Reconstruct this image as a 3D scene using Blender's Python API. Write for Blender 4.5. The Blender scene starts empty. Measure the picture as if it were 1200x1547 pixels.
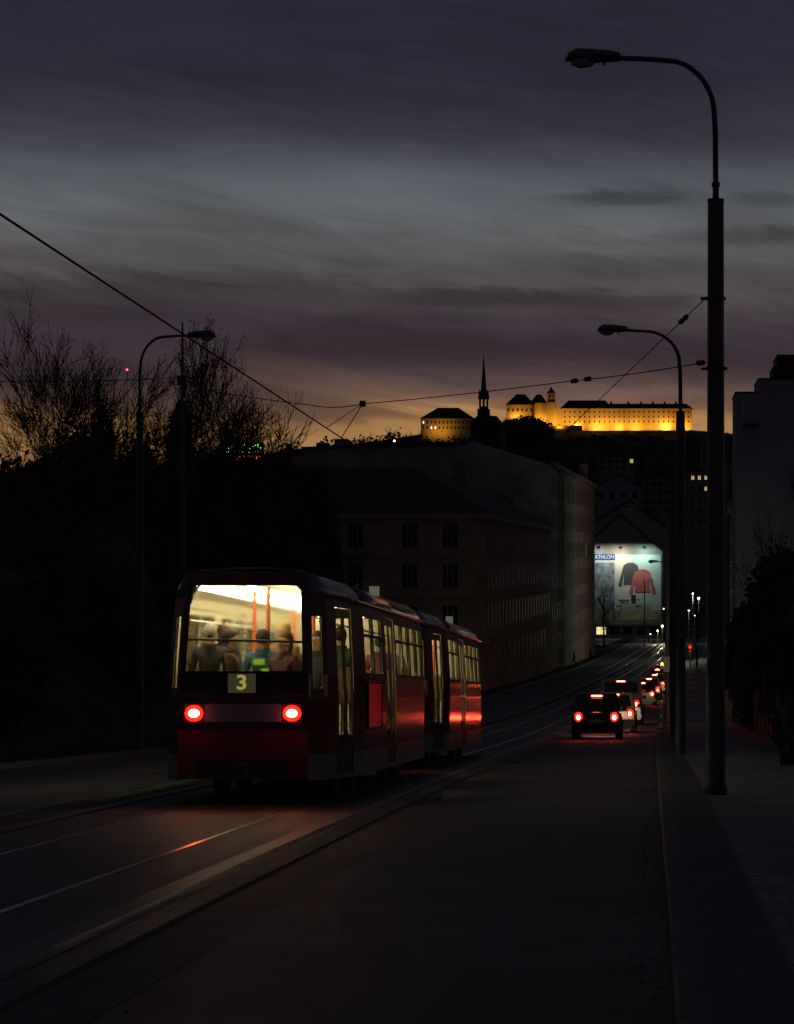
import bpy, bmesh, math, random
from mathutils import Vector, Matrix, Euler
C = bpy.context
SC = C.scene
COL = SC.collection
R = math.radians
rnd = random.Random(7)

# ------------------------------------------------------------------ camera
F = 4000.0; VX = 984.0; VY = 850.0; CZ = 1.58      # focal length in photo pixels, street direction, eye level
cam = bpy.data.cameras.new('camera'); co = bpy.data.objects.new('camera', cam); COL.objects.link(co)
cam.sensor_fit = 'HORIZONTAL'; cam.sensor_width = 24; cam.lens = 80
cam.shift_x = (600 - VX) / 1200; cam.shift_y = (VY - 773.5) / 1200
cam.clip_start = .5; cam.clip_end = 12000
co.location = (0, 0, CZ); co.rotation_euler = (R(90), 0, 0)
SC.camera = co
SC.view_settings.view_transform = 'Standard'; SC.view_settings.look = 'None'
SC.view_settings.exposure = 0; SC.view_settings.gamma = 1

def lin(r, g, b):
    f = lambda v: (v / 255 / 12.92) if v / 255 <= .04045 else ((v / 255 + .055) / 1.055) ** 2.4
    return (f(r), f(g), f(b), 1)

# ------------------------------------------------------------------ world: dusk sky with cloud banks
W = bpy.data.worlds.new('World'); SC.world = W; W.use_nodes = True
nt = W.node_tree; nt.nodes.clear()
def N(t, **k):
    n = nt.nodes.new(t)
    for a, b in k.items(): setattr(n, a, b)
    return n
def link(a, b): nt.links.new(a, b)
def math_(op, a, b=None, c=None, clamp=False):
    n = N('ShaderNodeMath', operation=op); n.use_clamp = clamp
    for i, v in enumerate((a, b, c)):
        if v is None: continue
        if isinstance(v, (int, float)): n.inputs[i].default_value = v
        else: link(v, n.inputs[i])
    return n.outputs[0]
tc = N('ShaderNodeTexCoord'); sep = N('ShaderNodeSeparateXYZ'); link(tc.outputs['Generated'], sep.inputs[0])
dx, dy, dz = sep.outputs
hyp = math_('SQRT', math_('ADD', math_('MULTIPLY', dx, dx), math_('MULTIPLY', dy, dy)))
hyp = math_('MAXIMUM', hyp, .02)
el = math_('DIVIDE', dz, hyp)              # tangent of the elevation
az = math_('ARCTAN2', dx, dy)              # bearing from the street direction
def noise(sx, sz, detail, ox=0, oz=0, rough=.55, dist=0.0):
    cb = N('ShaderNodeCombineXYZ')
    link(math_('MULTIPLY_ADD', az, sx, ox), cb.inputs[0]); link(math_('MULTIPLY_ADD', math_('MULTIPLY_ADD', az, .13, el), sz, oz), cb.inputs[1])
    n = N('ShaderNodeTexNoise'); n.inputs['Scale'].default_value = 1; n.inputs['Detail'].default_value = detail
    n.inputs['Roughness'].default_value = rough; n.inputs['Distortion'].default_value = dist
    link(cb.outputs[0], n.inputs['Vector']); return math_('SUBTRACT', n.outputs['Fac'], .5)
n1 = noise(7, 34, 7, 3.1, 1.7, .6, 1.1)
n2 = noise(15, 78, 8, 7.3, 5.1, .62, 1.3)
n3 = noise(5, 20, 3, 1.3, 9.1, .5, .2)
e2 = math_('ADD', el, math_('MULTIPLY', n1, .030))
e2 = math_('ADD', e2, math_('MULTIPLY', n2, .012))
e2 = math_('ADD', e2, math_('MULTIPLY', az, .002))     # banks lean a little
fac = math_('MULTIPLY', e2, 4.0, clamp=True)
ramp = N('ShaderNodeValToRGB'); link(fac, ramp.inputs[0])
cr = ramp.color_ramp
def estop(y): return max(0, min(1, (VY - y) / F * 4.0))
stops = [(720, (110, 76, 48)), (660, (172, 130, 80)), (645, (168, 124, 78)), (628, (122, 92, 68)), (600, (100, 77, 70)), (570, (74, 59, 60)), (545, (60, 49, 56)),
         (495, (62, 53, 60)), (445, (73, 67, 69)), (390, (85, 83, 84)), (325, (88, 91, 94)), (262, (76, 79, 85)), (200, (57, 56, 65)), (120, (44, 42, 54)), (40, (41, 39, 51))]
while len(cr.elements) < len(stops): cr.elements.new(.5)
for e, (y, c) in zip(cr.elements, stops):
    e.position = estop(y); e.color = lin(*c)
mul = math_('ADD', 1.0, math_('ADD', math_('MULTIPLY', n2, .75), math_('MULTIPLY', n3, .8)))
def cloud(px, py, wx, wy, amt):
    a0 = math.atan((px - VX) / F); e0 = (VY - py) / F
    u = math_('DIVIDE', math_('SUBTRACT', math_('ADD', az, math_('MULTIPLY', n2, .03)), a0), wx / F)
    v = math_('DIVIDE', math_('SUBTRACT', math_('ADD', el, math_('MULTIPLY', n2, .012)), e0), wy / F)
    r = math_('SQRT', math_('ADD', math_('MULTIPLY', u, u), math_('MULTIPLY', v, v)))
    m = N('ShaderNodeMapRange'); m.interpolation_type = 'SMOOTHSTEP'; link(r, m.inputs[0])
    m.inputs[1].default_value = .35; m.inputs[2].default_value = 1.35; m.inputs[3].default_value = amt; m.inputs[4].default_value = 0
    return m.outputs[0]
for a in [(120, 625, 420, 75, .42), (720, 446, 160, 18, .42), (940, 299, 120, 15, .40), (1130, 358, 130, 16, .36), (1160, 302, 70, 14, .3), (880, 402, 220, 22, .22),
          (130, 460, 230, 40, .30), (600, 520, 300, 30, .18), (330, 430, 200, 20, .18), (930, 455, 120, 18, .25),
          (60, 300, 170, 50, -.22), (560, 290, 280, 45, -.20), (950, 340, 130, 22, -.15), (640, 610, 120, 12, -.25), (1000, 595, 130, 10, -.25)]:
    mul = math_('MULTIPLY', mul, math_('SUBTRACT', 1.0, cloud(*a)))
frontal = N('ShaderNodeMapRange'); link(dy, frontal.inputs[0])
frontal.inputs[1].default_value = .1; frontal.inputs[2].default_value = .9
high = N('ShaderNodeMapRange'); link(el, high.inputs[0]); high.inputs[1].default_value = .24; high.inputs[2].default_value = .6
backmix = math_('SUBTRACT', 1.0, math_('MULTIPLY', frontal.outputs[0], math_('SUBTRACT', 1.0, high.outputs[0])))
vm = N('ShaderNodeVectorMath', operation='SCALE'); link(ramp.outputs[0], vm.inputs[0]); link(mul, vm.inputs['Scale'])
mx = N('ShaderNodeMix', data_type='RGBA'); link(backmix, mx.inputs[0]); link(vm.outputs[0], mx.inputs[6]); mx.inputs[7].default_value = lin(30, 30, 40)
bg = N('ShaderNodeBackground'); link(mx.outputs[2], bg.inputs[0]); bg.inputs[1].default_value = 1.0
wo = N('ShaderNodeOutputWorld'); link(bg.outputs[0], wo.inputs[0])

# ------------------------------------------------------------------ materials
MATS = {}
def mat(name, col, rough=.8, metal=0.0, var=.0, vs=3.0, bump=0.0, bs=40.0, spec=.5, coat=0.0):
    if name in MATS: return MATS[name]
    m = bpy.data.materials.new(name); m.use_nodes = True; t = m.node_tree; b = t.nodes['Principled BSDF']
    c = tuple(col) + (1,) if len(col) == 3 else col
    b.inputs['Base Color'].default_value = c; b.inputs['Roughness'].default_value = rough; b.inputs['Metallic'].default_value = metal
    b.inputs['Specular IOR Level'].default_value = spec; b.inputs['Coat Weight'].default_value = coat
    b.inputs['Coat Roughness'].default_value = .08
    g = t.nodes.new('ShaderNodeTexCoord')
    if var > 0:
        n = t.nodes.new('ShaderNodeTexNoise'); n.inputs['Scale'].default_value = vs; n.inputs['Detail'].default_value = 6
        t.links.new(g.outputs['Object'], n.inputs['Vector'])
        r = t.nodes.new('ShaderNodeValToRGB'); r.color_ramp.elements[0].position = .3; r.color_ramp.elements[1].position = .7
        r.color_ramp.elements[0].color = tuple(x * (1 - var) for x in c[:3]) + (1,); r.color_ramp.elements[1].color = tuple(min(1, x * (1 + var)) for x in c[:3]) + (1,)
        t.links.new(n.outputs['Fac'], r.inputs[0]); t.links.new(r.outputs[0], b.inputs['Base Color'])
    if bump > 0:
        n = t.nodes.new('ShaderNodeTexNoise'); n.inputs['Scale'].default_value = bs; n.inputs['Detail'].default_value = 4
        t.links.new(g.outputs['Object'], n.inputs['Vector'])
        bp = t.nodes.new('ShaderNodeBump'); bp.inputs['Strength'].default_value = bump; bp.inputs['Distance'].default_value = .02
        t.links.new(n.outputs['Fac'], bp.inputs['Height']); t.links.new(bp.outputs[0], b.inputs['Normal'])
    MATS[name] = m; return m
def emit(name, col, s):
    if name in MATS: return MATS[name]
    m = bpy.data.materials.new(name); m.use_nodes = True; b = m.node_tree.nodes['Principled BSDF']
    b.inputs['Base Color'].default_value = (min(1, col[0]) * .5, min(1, col[1]) * .5, min(1, col[2]) * .5, 1); b.inputs['Roughness'].default_value = .3
    b.inputs['Emission Color'].default_value = tuple(col) + (1,); b.inputs['Emission Strength'].default_value = s
    MATS[name] = m; return m
def thin_glass(name, tint=(.8, .85, .8)):
    m = bpy.data.materials.new(name); m.use_nodes = True; t = m.node_tree; t.nodes.clear()
    o = t.nodes.new('ShaderNodeOutputMaterial'); tr = t.nodes.new('ShaderNodeBsdfTransparent'); gl = t.nodes.new('ShaderNodeBsdfGlossy')
    tr.inputs[0].default_value = tuple(tint) + (1,); gl.inputs['Roughness'].default_value = .04
    lw = t.nodes.new('ShaderNodeLayerWeight'); lw.inputs[0].default_value = .5; pw = t.nodes.new('ShaderNodeMath'); pw.operation = 'POWER'; pw.inputs[1].default_value = 5; t.links.new(lw.outputs['Facing'], pw.inputs[0])
    fr = t.nodes.new('ShaderNodeMath'); fr.operation = 'MULTIPLY_ADD'; fr.inputs[1].default_value = .5; fr.inputs[2].default_value = .04; t.links.new(pw.outputs[0], fr.inputs[0])
    mx = t.nodes.new('ShaderNodeMixShader'); t.links.new(fr.outputs[0], mx.inputs[0]); t.links.new(tr.outputs[0], mx.inputs[1]); t.links.new(gl.outputs[0], mx.inputs[2])
    t.links.new(mx.outputs[0], o.inputs[0]); return m
def view_blur(m, rough):
    t = m.node_tree; mx = [n for n in t.nodes if n.type == 'MIX_SHADER'][0]; rf = t.nodes.new('ShaderNodeBsdfRefraction'); rf.inputs['IOR'].default_value = 1.05; rf.inputs['Roughness'].default_value = rough
    rf.inputs['Color'].default_value = (.74, .76, .68, 1); t.links.new(rf.outputs[0], mx.inputs[1]); return m
def brickmat(name, c1, c2, cm, w, h, rough=.85, mortar=.02, off=.5, vs=1.5, plane='xy', bump=.5):
    m = bpy.data.materials.new(name); m.use_nodes = True; t = m.node_tree; b = t.nodes['Principled BSDF']
    g = t.nodes.new('ShaderNodeTexCoord'); br = t.nodes.new('ShaderNodeTexBrick'); br.offset = off
    br.inputs['Color1'].default_value = tuple(c1) + (1,); br.inputs['Color2'].default_value = tuple(c2) + (1,); br.inputs['Mortar'].default_value = tuple(cm) + (1,)
    br.inputs['Scale'].default_value = 1; br.inputs['Brick Width'].default_value = w; br.inputs['Row Height'].default_value = h; br.inputs['Mortar Size'].default_value = mortar
    t.links.new(g.outputs['Object'], br.inputs['Vector'])
    n = t.nodes.new('ShaderNodeTexNoise'); n.inputs['Scale'].default_value = vs; n.inputs['Detail'].default_value = 5; t.links.new(g.outputs['Object'], n.inputs['Vector'])
    mr = t.nodes.new('ShaderNodeMapRange'); t.links.new(n.outputs['Fac'], mr.inputs[0]); mr.inputs[1].default_value = .3; mr.inputs[2].default_value = .7; mr.inputs[3].default_value = .7; mr.inputs[4].default_value = 1.25
    vm = t.nodes.new('ShaderNodeVectorMath'); vm.operation = 'SCALE'; t.links.new(br.outputs['Color'], vm.inputs[0]); t.links.new(mr.outputs[0], vm.inputs['Scale'])
    t.links.new(vm.outputs[0], b.inputs['Base Color']); b.inputs['Roughness'].default_value = rough
    bp = t.nodes.new('ShaderNodeBump'); bp.invert = True; bp.inputs['Strength'].default_value = bump; bp.inputs['Distance'].default_value = .02
    t.links.new(br.outputs['Fac'], bp.inputs['Height']); t.links.new(bp.outputs[0], b.inputs['Normal'])
    return m
M_asph = mat('asphalt', (.062, .059, .062), .62, var=.35, vs=.9, bump=.6, bs=55, spec=.5)
def roughen(m, col):
    t = m.node_tree; b = t.nodes['Principled BSDF']; g = t.nodes.new('ShaderNodeTexCoord'); src = b.inputs['Base Color'].links[0].from_socket
    v = t.nodes.new('ShaderNodeTexVoronoi'); v.feature = 'DISTANCE_TO_EDGE'; v.inputs['Scale'].default_value = .32
    w = t.nodes.new('ShaderNodeTexNoise'); w.inputs['Scale'].default_value = 1.3; w.inputs['Detail'].default_value = 6; t.links.new(g.outputs['Object'], w.inputs['Vector'])
    a = t.nodes.new('ShaderNodeVectorMath'); a.operation = 'MULTIPLY_ADD'; a.inputs[1].default_value = (1.6, 1.6, 0); t.links.new(w.outputs['Color'], a.inputs[0]); t.links.new(g.outputs['Object'], a.inputs[2]); t.links.new(a.outputs[0], v.inputs['Vector'])
    r = t.nodes.new('ShaderNodeMapRange'); t.links.new(v.outputs['Distance'], r.inputs[0]); r.inputs[1].default_value = .0; r.inputs[2].default_value = .012; r.inputs[3].default_value = .35; r.inputs[4].default_value = 1
    n = t.nodes.new('ShaderNodeTexNoise'); n.inputs['Scale'].default_value = .22; n.inputs['Detail'].default_value = 3; t.links.new(g.outputs['Object'], n.inputs['Vector'])
    r2 = t.nodes.new('ShaderNodeMapRange'); t.links.new(n.outputs['Fac'], r2.inputs[0]); r2.inputs[1].default_value = .46; r2.inputs[2].default_value = .54; r2.inputs[3].default_value = .72; r2.inputs[4].default_value = 1.2
    mm = t.nodes.new('ShaderNodeMath'); mm.operation = 'MULTIPLY'; t.links.new(r.outputs[0], mm.inputs[0]); t.links.new(r2.outputs[0], mm.inputs[1])
    s_ = t.nodes.new('ShaderNodeVectorMath'); s_.operation = 'SCALE'; t.links.new(src, s_.inputs[0]); t.links.new(mm.outputs[0], s_.inputs['Scale']); t.links.new(s_.outputs[0], b.inputs['Base Color'])
roughen(M_asph, None)
M_asph2 = mat('old_asphalt', (.09, .092, .088), .6, var=.35, vs=.5, bump=.6, bs=40)
M_conc = mat('concrete_strip', (.06, .057, .052), .7, var=.3, vs=1.2, bump=.4, bs=30)
M_kerb = brickmat('granite_kerb', (.055, .052, .048), (.042, .04, .037), (.01, .01, .01), 50, 1.0, .5, .025, 0)
M_bed = mat('track_bed_paving', (.075, .068, .064), .6, var=.4, vs=.7, bump=.5, bs=25)
M_rail = mat('rail_steel', (.55, .52, .5), .22, 1.0, bump=.15, bs=8)
M_pave = brickmat('pavement_setts', (.30, .28, .29), (.21, .20, .21), (.04, .04, .04), .21, .11, .75, .008)
M_edge = mat('pavement_edge_slabs', (.085, .082, .086), .75, var=.3, vs=1.0, bump=.4, bs=30)
M_soil = mat('ground_soil', (.05, .05, .035), .95, var=.4, vs=.05)
M_bankm = mat('bank_ivy', (.03, .035, .02), .9, var=.5, vs=1.0, bump=1, bs=3)
M_pole = mat('painted_pole', (.10, .10, .11), .45, var=.25, vs=2, spec=.5)
M_lamp = mat('lamp_housing', (.12, .12, .12), .4, spec=.6)
M_lampglass = mat('lamp_bowl', (.5, .5, .48), .12, spec=.8)
M_wire = mat('wire', (.03, .03, .03), .6)
M_insul = mat('insulator', (.05, .04, .035), .4)
M_bark = mat('bark', (.05, .04, .032), .95, var=.3, vs=4)
M_twig = mat('twigs', (.035, .028, .022), .95)
M_leaf = mat('dark_foliage', (.045, .055, .035), .8, var=.5, vs=.6)
M_tred = mat('tram_red_paint', (.30, .010, .011), .16, var=.12, vs=1.5, bump=.05, bs=3, coat=.6)
M_tredad = emit('tram_advert_red_glow', (.9, .02, .03), .075)  # faint red emission added to brighten the advert panel
M_tpale = mat('tram_pale_skirt', (.36, .34, .31), .35, var=.3, vs=2)
M_tband = mat('tram_grey_bumper_band', (.5, .46, .5), .35)
M_troof = mat('tram_roof_grey', (.22, .24, .30), .3, var=.2, vs=2)
M_tdark = mat('tram_dark_frame', (.025, .022, .022), .4)
M_tint = mat('tram_interior_cream', (.60, .54, .38), .6, var=.15, vs=2)
M_tfloor = mat('tram_floor', (.12, .11, .10), .6)
M_orange = mat('orange_rail', (.75, .16, .05), .35)
M_steel = mat('steel_dark', (.08, .08, .08), .5, .6)
M_seat = mat('seat_shell', (.22, .15, .08), .5)
M_tube = emit('tram_light_tube', (1.0, .86, .56), 14)
M_redcore = emit('red_lamp_core', (1.0, .12, .05), 48)
M_redlens = emit('red_lamp_lens', (1.0, .008, .004), .38)
M_redmid = emit('red_lamp_inner', (1.0, .006, .003), 8.0)
M_redfaint = mat('red_reflector', (.35, .01, .01), .2)
M_glass = thin_glass('window_glass', (.62, .64, .58))
M_rearblur = view_blur(thin_glass('blurred_rear_glass'), .33)  # rough refraction added to blur the view inside
M_dglass = mat('dark_glass', (.012, .013, .016), .06, spec=.8)
M_rubber = mat('rubber', (.02, .02, .02), .8)
M_white = mat('white_paint', (.75, .73, .66), .4)
M_yel = emit('route_number_yellow', (.85, .80, .16), .34)
M_ylens = emit('backlit_route_box', (.30, .27, .12), .10)

# ------------------------------------------------------------------ mesh helpers
class MB:
    def __init__(s): s.v = []; s.f = []; s.mi = []
    def add(s, vs, fs, mi=0):
        o = len(s.v); s.v += [tuple(v) for v in vs]; s.f += [tuple(i + o for i in f) for f in fs]; s.mi += [mi] * len(fs); return s
    def box(s, x0, x1, y0, y1, z0, z1, mi=0):
        vs = [(x, y, z) for z in (z0, z1) for y in (y0, y1) for x in (x0, x1)]
        return s.add(vs, [(0, 2, 3, 1), (4, 5, 7, 6), (0, 1, 5, 4), (2, 6, 7, 3), (0, 4, 6, 2), (1, 3, 7, 5)], mi)
    def quad(s, a, b, c, d, mi=0): return s.add([a, b, c, d], [(0, 1, 2, 3)], mi)
    def tube(s, pts, rad, n=8, cap=True, mi=0):
        pts = [Vector(p) for p in pts]
        if isinstance(rad, (int, float)): rad = [rad] * len(pts)
        vs = []; u = None
        for i, p in enumerate(pts):
            t = (pts[min(i + 1, len(pts) - 1)] - pts[max(i - 1, 0)])
            t = t.normalized() if t.length > 1e-9 else Vector((0, 0, 1))
            if u is None:
                u = t.cross(Vector((0, 0, 1)) if abs(t.z) < .9 else Vector((1, 0, 0)))
            else: u = u - t * u.dot(t)
            u.normalize(); w = t.cross(u)
            for k in range(n):
                a = 2 * math.pi * k / n; vs.append(p + (u * math.cos(a) + w * math.sin(a)) * rad[i])
        fs = [(i * n + k, i * n + (k + 1) % n, (i + 1) * n + (k + 1) % n, (i + 1) * n + k) for i in range(len(pts) - 1) for k in range(n)]
        if cap: fs += [tuple(range(n - 1, -1, -1)), tuple((len(pts) - 1) * n + k for k in range(n))]
        return s.add(vs, fs, mi)
    def cyl(s, x, y, z0, z1, r0, r1=None, n=16, mi=0): return s.tube([(x, y, z0), (x, y, z1)], [r0, r0 if r1 is None else r1], n, mi=mi)
    def prism(s, poly, z0, z1, mi=0):          # footprint extruded up
        n = len(poly); vs = [(x, y, z0) for x, y in poly] + [(x, y, z1) for x, y in poly]
        return s.add(vs, [tuple(range(n - 1, -1, -1)), tuple(range(n, 2 * n))] + [(i, (i + 1) % n, n + (i + 1) % n, n + i) for i in range(n)], mi)
    def sheet(s, poly, y0, y1, mi=0):          # x-z outline extruded along y
        n = len(poly); vs = [(x, y0, z) for x, z in poly] + [(x, y1, z) for x, z in poly]
        return s.add(vs, [tuple(range(n)), tuple(range(2 * n - 1, n - 1, -1))] + [(i, n + i, n + (i + 1) % n, (i + 1) % n) for i in range(n)], mi)
    def loft(s, rings, cap=True, mi=0):
        n = len(rings[0]); vs = [p for r in rings for p in r]
        fs = [(i * n + k, i * n + (k + 1) % n, (i + 1) * n + (k + 1) % n, (i + 1) * n + k) for i in range(len(rings) - 1) for k in range(n)]
        if cap: fs += [tuple(range(n - 1, -1, -1)), tuple((len(rings) - 1) * n + k for k in range(n))]
        return s.add(vs, fs, mi)
    def ball(s, c, rx, ry, rz, nu=12, nv=8, mi=0):
        rings = []
        for j in range(nv + 1):
            a = -math.pi / 2 + math.pi * j / nv; q = max(.02, math.cos(a))
            rings.append([(c[0] + rx * q * math.cos(2 * math.pi * k / nu), c[1] + ry * q * math.sin(2 * math.pi * k / nu), c[2] + rz * math.sin(a)) for k in range(nu)])
        return s.loft(rings, True, mi)
    def build(s, name, m, parent=None, smooth=False, loc=None, rot=None):
        me = bpy.data.meshes.new(name); me.from_pydata(s.v, [], s.f)
        ms = m if isinstance(m, (list, tuple)) else [m]
        for x in ms: me.materials.append(x)
        if len(ms) > 1: me.polygons.foreach_set('material_index', s.mi)
        bm = bmesh.new(); bm.from_mesh(me); bmesh.ops.recalc_face_normals(bm, faces=bm.faces); bm.to_mesh(me); bm.free()
        if smooth:
            me.polygons.foreach_set('use_smooth', [True] * len(me.polygons))
            me.set_sharp_from_angle(angle=R(38))
        o = bpy.data.objects.new(name, me); COL.objects.link(o)
        if parent: o.parent = parent
        if loc is not None: o.location = loc
        if rot is not None: o.rotation_euler = rot
        return o
def tag(o, label=None, cat=None, group=None, kind=None):
    if label: o['label'] = label
    if cat: o['category'] = cat
    if group: o['group'] = group
    if kind: o['kind'] = kind
    return o
def empty(name, loc=(0, 0, 0), rot=(0, 0, 0), label=None, cat=None, group=None):
    o = bpy.data.objects.new(name, None); COL.objects.link(o); o.location = loc; o.rotation_euler = rot; o.empty_display_size = .3
    return tag(o, label, cat, group)
def copy_tree(o, parent=None):
    c = o.copy(); COL.objects.link(c); c.parent = parent
    for ch in list(o.children): copy_tree(ch, c)
    return c
def text_mesh(name, s, size, m, parent=None, ext=.01, xs=1.0):
    cu = bpy.data.curves.new(name, 'FONT'); cu.body = s; cu.size = size; cu.extrude = ext; cu.align_x = 'CENTER'; cu.align_y = 'CENTER'; cu.offset = size * .02
    t = bpy.data.objects.new(name, cu); COL.objects.link(t)
    me = bpy.data.meshes.new_from_object(t.evaluated_get(C.evaluated_depsgraph_get()))
    COL.objects.unlink(t); bpy.data.objects.remove(t)
    me.transform(Matrix.Scale(xs, 4, (1, 0, 0))); me.materials.clear(); me.materials.append(m); me.name = name
    o = bpy.data.objects.new(name, me); COL.objects.link(o)
    if parent: o.parent = parent
    return o

# ------------------------------------------------------------------ street profile
DK = [(-60, -1.15), (0, 1.58), (40, 3.40), (60, 4.45), (85, 5.72), (105, 6.62), (130, 7.65), (180, 9.3), (240, 10.75), (300, 11.95), (380, 13.1), (450, 13.9), (520, 14.7), (700, 15.6), (1500, 16), (9000, 16)]
def dlin(Y):
    for (a, p), (b, q) in zip(DK, DK[1:]):
        if Y <= b: return p + (q - p) * (Y - a) / (b - a)
    return DK[-1][1]
def zr(Y):                                   # road level
    w = 10
    return CZ - sum(dlin(Y + k * w / 4) for k in range(-4, 5)) / 9
def cx(Y):                                   # the street bends gently to the right
    if Y < 70: return 0
    if Y < 240: return 8.5e-5 * (Y - 70) ** 2
    return 8.5e-5 * 170 ** 2 + .0289 * (Y - 240)
def rd(t, Y, dz=0): return (t + cx(Y), Y, zr(Y) + dz)
def at(px, py, Y): return Vector(((px - VX) * Y / F, Y, CZ + (VY - py) * Y / F))
def ys(Y0, Y1):
    out = []; y = Y0
    while y < Y1: out.append(y); y += 2.5 if y < 150 else 6
    return out + [Y1]
def sweep(name, prof, Y0, Y1, m, kind='structure', closed=False):
    mb = MB(); YS = ys(Y0, Y1); n = len(prof)
    vs = [rd(t, Y, dz) for Y in YS for t, dz in prof]
    k = n if closed else n - 1
    mb.add(vs, [(i * n + j, i * n + (j + 1) % n, (i + 1) * n + (j + 1) % n, (i + 1) * n + j) for i in range(len(YS) - 1) for j in range(k)])
    o = mb.build(name, m); o['kind'] = kind; return o

# ground sheet with the castle hill
def hill_top(px):
    ks = [(-900, 730), (0, 715), (300, 700), (450, 678), (560, 668), (640, 655), (760, 651), (1050, 650), (1110, 655), (1200, 668), (1500, 700), (2600, 740)]
    for (a, p), (b, q) in zip(ks, ks[1:]):
        if px <= b: return p + (q - p) * max(0, (px - a)) / (b - a)
    return 740
def hz(x, Y):
    base = min(zr(Y), zr(60) + 60) - .25
    if Y < 700: return base
    px = VX + F * x / Y
    ht = CZ + (VY - hill_top(VX + F * x / 1880)) * 1880 / F
    if Y < 1880: s = ((Y - 700) / 1180) ** 1.7
    elif Y < 2050: s = 1
    else: s = max(0, 1 - (Y - 2050) / 900); s = s * s * (3 - 2 * s)
    return base + (ht - base) * s
mb = MB(); XS = [-4500, -2500, -1400, -900, -650, -500, -400, -330] + [-270 + 18 * i for i in range(31)] + [330, 420, 560, 800, 1300, 2500, 4500]
XS = sorted(set(XS + [-60, -30, -15, -8, 0, 8, 15, 30]))
YG = [-60, -30, 0, 20, 40, 60, 85, 105, 130, 155, 180, 210, 240, 300, 380, 450, 520, 600, 700] + [700 + 60 * i for i in range(1, 20)] + [1880, 1910, 1950, 2000, 2050, 2200, 2500, 2950, 4500, 7000, 10000]
YG = sorted(set(YG))
mb.add([(x, Y, hz(x, Y)) for Y in YG for x in XS], [(i * len(XS) + j, i * len(XS) + j + 1, (i + 1) * len(XS) + j + 1, (i + 1) * len(XS) + j) for i in range(len(YG) - 1) for j in range(len(XS) - 1)])
o = mb.build('ground', M_soil, smooth=True); o['kind'] = 'structure'

YE = 500
sweep('road', [(-2.62, .0), (.105, .0)], -30, YE, M_asph)
sweep('gutter_strip', [(-3.12, .004), (-2.615, .004)], -30, 240, M_conc)
sweep('tram_track_bed', [(-3.30, .07), (-6.6, .07), (-6.62, .055), (-9.6, .055), (-9.62, .0)], -30, YE, M_bed)
sweep('track_kerb', [(-3.36, .072), (-3.40, .086), (-3.58, .088), (-3.60, .0)], -30, YE, M_kerb)
sweep('track_kerb_slope', [(-3.12, -.02), (-3.13, .03), (-3.36, .078)], -30, YE, M_bed)
sweep('green_strip', [(-6.73, .066), (-7.40, .062)], -30, YE, mat('dull_green', (.06, .075, .03), .9, var=.5, vs=2, bump=1, bs=30))  # strip coloured dull green
sweep('kerb_line', [(-6.5, .06), (-6.5, .09), (-6.72, .09), (-6.72, .05)], -30, YE, M_kerb)
sweep('opposite_lane', [(-9.62, .0), (-12.4, .0)], -30, YE, M_asph2)
sweep('opposite_kerb', [(-12.38, -.05), (-12.4, .11), (-12.55, .12), (-12.55, .05)], -30, YE, M_bed)
sweep('opposite_pavement', [(-12.55, .116), (-15.5, .116)], -30, YE, mat('old_pavement', (.03, .029, .03), .95, spec=.1))
sweep('kerb', [(.105, -.05), (.112, .105), (.13, .12), (.20, .12), (.26, .119), (.26, .05)], -30, YE, mat('kerb_stone', (.10, .095, .095), .7, var=.35, vs=1.5, bump=.5, bs=20))
sweep('pavement_edge', [(.26, .117), (.72, .117)], -30, YE, M_edge)
sweep('pavement', [(.72, .119), (3.3, .119), (3.3, -.2)], -30, YE, M_pave)
for tc_ in (-5.0, -8.22):
    for sgn in (-1, 1):
        t0 = tc_ + sgn * .7175 - .03; h = .07 if tc_ > -6 else .055
        o = sweep('tram_rail', [(t0, h - .02), (t0, h + .006), (t0 + .06, h + .006), (t0 + .06, h - .02)], -30, YE, M_rail, kind=None)
        del o['kind']
        nm = {(-5.0, -1): 'left rail of the track the tram runs on', (-5.0, 1): 'bright right rail of the tram track, red streak behind the tram',
              (-8.22, -1): 'farthest left steel rail of the opposite track', (-8.22, 1): 'right rail of the opposite track beside the pale strip'}[(tc_, sgn)]
        tag(o, nm, 'rail', 'steel tram rails set in the road')
# crossing street in the distance
mb = MB(); mb.add([(-60, 440, zr(440) + .02), (60, 440, zr(440) + .02), (60, 506, zr(506) + .02), (-60, 506, zr(506) + .02)], [(0, 1, 2, 3)])
o = mb.build('crossing_street', M_asph2); o['kind'] = 'structure'
# worn white lane mark at the left
mb = MB()
for i in range(7):
    Y0 = 36 + i * 2.4; q = [rd(-6.98, Y0, .062), rd(-6.88, Y0, .062), rd(-6.88, Y0 + 1.7, .062), rd(-6.98, Y0 + 1.7, .062)]
    mb.add(q, [(0, 1, 2, 3)])
o = mb.build('lane_marking', M_white); o['kind'] = 'structure'
# bank at the left behind the pavement
mb = MB(); rows = []
for Y in range(40, 192, 4):
    r_ = []
    for k, (u, h) in enumerate([(-14.2, 0), (-14.6, 1.3), (-16, 3.2), (-18.5, 5.0), (-23, 6.3), (-32, 7.0), (-60, 7.5)]):
        s = min(1, max(0, (Y - 52) / 25)) * min(1, (195 - Y) / 16)
        j = rnd.uniform(-.25, .25) if k else 0
        r_.append((u + cx(Y) + j, Y, zr(Y) + h * s * (1 + j * .2) + .1))
    rows.append(r_)
mb.add([p for r_ in rows for p in r_], [(i * 7 + j, i * 7 + j + 1, (i + 1) * 7 + j + 1, (i + 1) * 7 + j) for i in range(len(rows) - 1) for j in range(6)])
o = mb.build('bank', M_bankm, smooth=True); o['kind'] = 'structure'

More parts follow.
